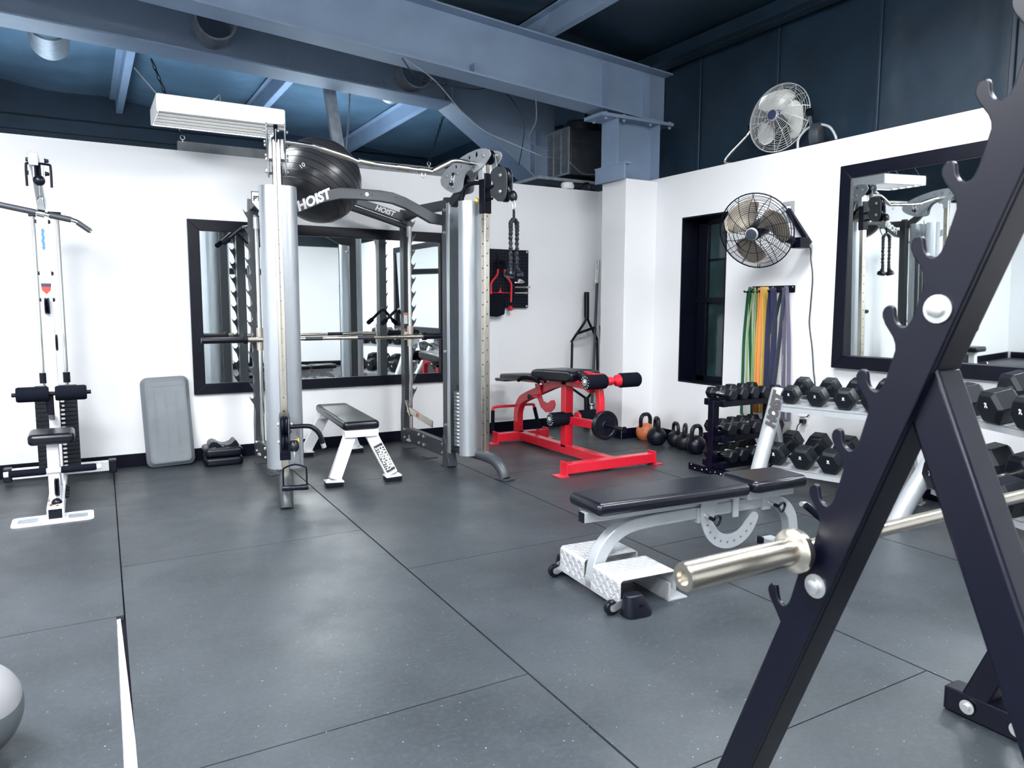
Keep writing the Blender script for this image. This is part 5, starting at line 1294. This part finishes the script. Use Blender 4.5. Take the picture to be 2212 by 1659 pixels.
# ------------------------------------------------------------------ things above the walls
hu = thing('unit_heater', 'dark louvred unit heater hanging beyond the back wall near the corner', 'heater', (4.72, 6.8, 2.6))
g = G(); g.box((4.735, 6.81, 2.855), (.53, .60, .48)); hb_ = g.build('cabinet', 'darkmetal', hu, bev=.006)
g = G()
for k in range(26): g.bar((4.462, 6.525, 2.64+k*.0172), (4.462, 7.095, 2.64+k*.0172), .004, .012, side=(.8, 0, .6))
g.build('louvres', 'galv', hb_)
g = G()
for y in (6.52, 6.665, 6.81, 6.955, 7.10): g.box((4.450, y, 2.855), (.012, .012 if 6.6 < y < 7 else .022, .46))
for z in (2.625, 3.085): g.box((4.450, 6.81, z), (.014, .60, .022))
g.build('louvre_frame', 'galv', hb_)
g = G(); g.lathe([(.19, 0), (.19, .12), (.17, .14)], (4.80, 6.80, 3.09), Z, 24); g.build('flue_collar', 'darkmetal', hb_)
g = G(); g.tube(smooth([(4.47, 7.15, 3.0), (4.47, 7.15, 3.12), (4.55, 7.15, 3.19), (4.75, 7.0, 3.24), (5.0, 6.8, 3.3)], 4), .018, 8); g.build('gas_pipe', 'cord', hb_)
g = G(); g.box((4.55, 6.85, 2.545), (1.0, .75, .03))
tag(g.build('heater_shelf', 'galv'), 'pale sheet-metal shelf under the unit heater', 'shelf')
t = thing('wireless_access_point', 'small white domed device on top of the back wall under the heater', 'device', (4.345, YB+.03, WH))
g = G(); g.lathe([(.062, 0), (.070, .012), (.072, .03), (.058, .062), (0, .068)], (4.345, YB+.03, WH+.002), Z, 24); g.build('dome', 'white', t)
g = G(); g.box((4.345, YB+.03, WH+.004), (.05, .05, .008)); g.build('foot', 'darkmetal', t)
for k, (pts, lab) in enumerate((
    ([(4.50, 6.42, 2.45), (4.55, 6.40, 2.50), (4.63, 6.42, 2.52), (4.66, 6.41, 2.46), (4.72, 6.42, 2.45)], 'bundle of dark cable lying on the back wall top beside the corner column'),
    ([(4.10, 6.40, 2.447), (4.25, 6.40, 2.45), (4.40, 6.41, 2.447), (4.52, 6.40, 2.449)], 'dark cable lying along the back wall top under the heater'))):
    g = G(); g.tube(smooth(pts, 5), .014, 8); tag(g.build('cable', 'cord'), lab, 'cable')
g = G(); g.box((1.90, YB+.028, WH+.0375), (2.40, .055, .073)); pk = tag(g.build('wood_plank', 'wood', bev=.002), 'long grey wooden plank hung on chains along the top of the back wall', 'plank')
MW[pk.name] = Matrix()
for xa, top in ((.735, (.573, 6.72, 3.19)), (2.80, (3.16, 6.82, 3.09))):
    e = V((xa, YB+.0, WH+.10)); g = G(); g.cyl(e-Z*.035, e-Z*.012, .004, 8); g.tube([e+Z*.016*math.cos(q)+X*.016*math.sin(q) for q in [2*PI*i/14 for i in range(14)]], .0038, 6, closed=True); g.build('eye_bolt', 'zinc', pk)
    link_chain(e+Z*.012, V(top), pk, 'chain', .030, .0042)
for pts, m, r, lab in (
    ([(2.233, 5.5, 3.125), (2.483, 5.5, 3.001), (2.724, 5.5, 2.786), (2.90, 5.5, 2.68), (3.10, 5.5, 2.62), (3.451, 5.5, 2.534), (3.75, 5.9, 2.62), (4.40, 6.45, 2.75)], 'wirem', .0035, 'long grey wire sagging from the main beam to the heater'),
    ([(3.46, 5.58, 3.04), (3.54, 5.7, 2.87), (3.66, 6.0, 2.76), (4.44, 6.7, 2.86)], 'wirem', .0035, 'pale wire dropping from the main beam to the heater louvres'),
    ([(2.25, 5.6, 3.16), (2.55, 5.9, 3.12), (3.06, 5.95, 3.13), (3.42, 6.2, 3.27), (3.60, 6.2, 3.155), (3.72, 6.2, 2.95), (3.72, 6.3, 2.60)], 'cord', .005, 'black cable drooping beneath the main beam toward the heater'),
    ([(4.40, 6.48, 2.76), (4.47, 6.46, 2.69), (4.59, 6.45, 2.622), (4.75, 6.4, 2.63), (4.86, 6.2, 2.66)], 'wirem', .0035, 'grey wire looping from the heater side to the steel column')):
    g = G(); g.tube(smooth(pts, 6), r, 6); tag(g.build('hanging_wire', m), lab, 'wire')

# medicine ball at the lower left
t = thing('medicine_ball', 'grey medicine ball on the floor at the lower left edge', 'medicine ball', (-.335, 2.40, 0))
rb_ = .138; cb_ = (-.335, 2.40, rb_-.001)
g = G(); g.sphere(cb_, rb_, 48, 28); mb = g.build('ball', 'ballgrey', t)
def cap(ax, a1, m, nm):
    g = G(); g.lathe([((rb_+.0012)*math.sin(R(q)), (rb_+.0012)*math.cos(R(q))) for q in range(0, a1+1, 4)], cb_, ax, 40, cap=False); g.build(nm, m, mb)
cap((.35, -.35, .87), 56, 'ballpanel', 'pale_panel')

# ------------------------------------------------------------------ what the mirrors show behind the camera
tw = thing('cable_row_station', 'grey cable column with a T-shaped rest standing by the front wall', 'gym machine', (1.55, -1.75, 0))
g = G(); g.box((1.55, -1.80, .38), (.22, .30, .76)); g.box((1.80, -1.82, .36), (.16, .26, .72)); g.each('column', 'graphite', tw, bev=.006)
g = G(); g.cyl((1.50, -1.75, .76), (1.50, -1.75, 1.22), .014, 12); g.cyl((1.68, -1.75, .70), (1.68, -1.75, 1.22), .014, 12); g.each('riser', 'silver', tw)
g = G(); g.box((1.60, -1.75, 1.235), (.62, .10, .03)); g.tube(smooth([(1.36, -1.75, 1.25), (1.36, -1.75, 1.33), (1.44, -1.75, 1.33), (1.44, -1.75, 1.25)], 3), .006, 8); g.build('rest', 'black', tw, bev=.004)
g = G(); g.box((2.02, -1.95, .34), (.10, .14, .26)); tag(g.build('tool_caddy', 'yellow', bev=.01), 'yellow caddy by the front wall seen in the mirror', 'caddy')
pt = thing('plate_tree', 'black plate tree stacked with grey weight plates by the left of the front wall', 'plate rack', (.55, -1.7, 0))
g = G(); g.box((.55, -1.7, .03), (.5, .5, .06)); g.cyl((.55, -1.7, .06), (.55, -1.7, 1.3), .035, 16); g.cyl((.35, -1.7, .35), (.75, -1.7, .35), .025); g.build('stand', 'black', pt, bev=.004)
for k in range(6):
    tag(G().lathe([(.03, -.018), (.2, -.018), (.21, -.01), (.21, .01), (.2, .018), (.03, .018)], (.62+.04*k, -1.7, .35), X, 36).build('weight_plate', 'iron'), 'dark weight plate on the plate tree by the front wall', 'weight plate', 'plates on the plate tree')
sq = thing('power_rack', 'tall dark power rack by the front wall left of the mirror view', 'gym machine', (.2, -1.9, 0))
g = G()
for x in (-.1, 1.05):
    for y in (-2.3, -1.4): g.box((x, y, 1.1), (.07, .07, 2.2))
for y in (-2.3, -1.4): g.box((.475, y, 2.17), (1.2, .07, .07))
for x in (-.1, 1.05): g.box((x, -1.85, 2.17), (.07, .9, .07)).box((x, -1.85, .05), (.07, 1.0, .07))
g.build('frame', 'graphite', sq, bev=.004)
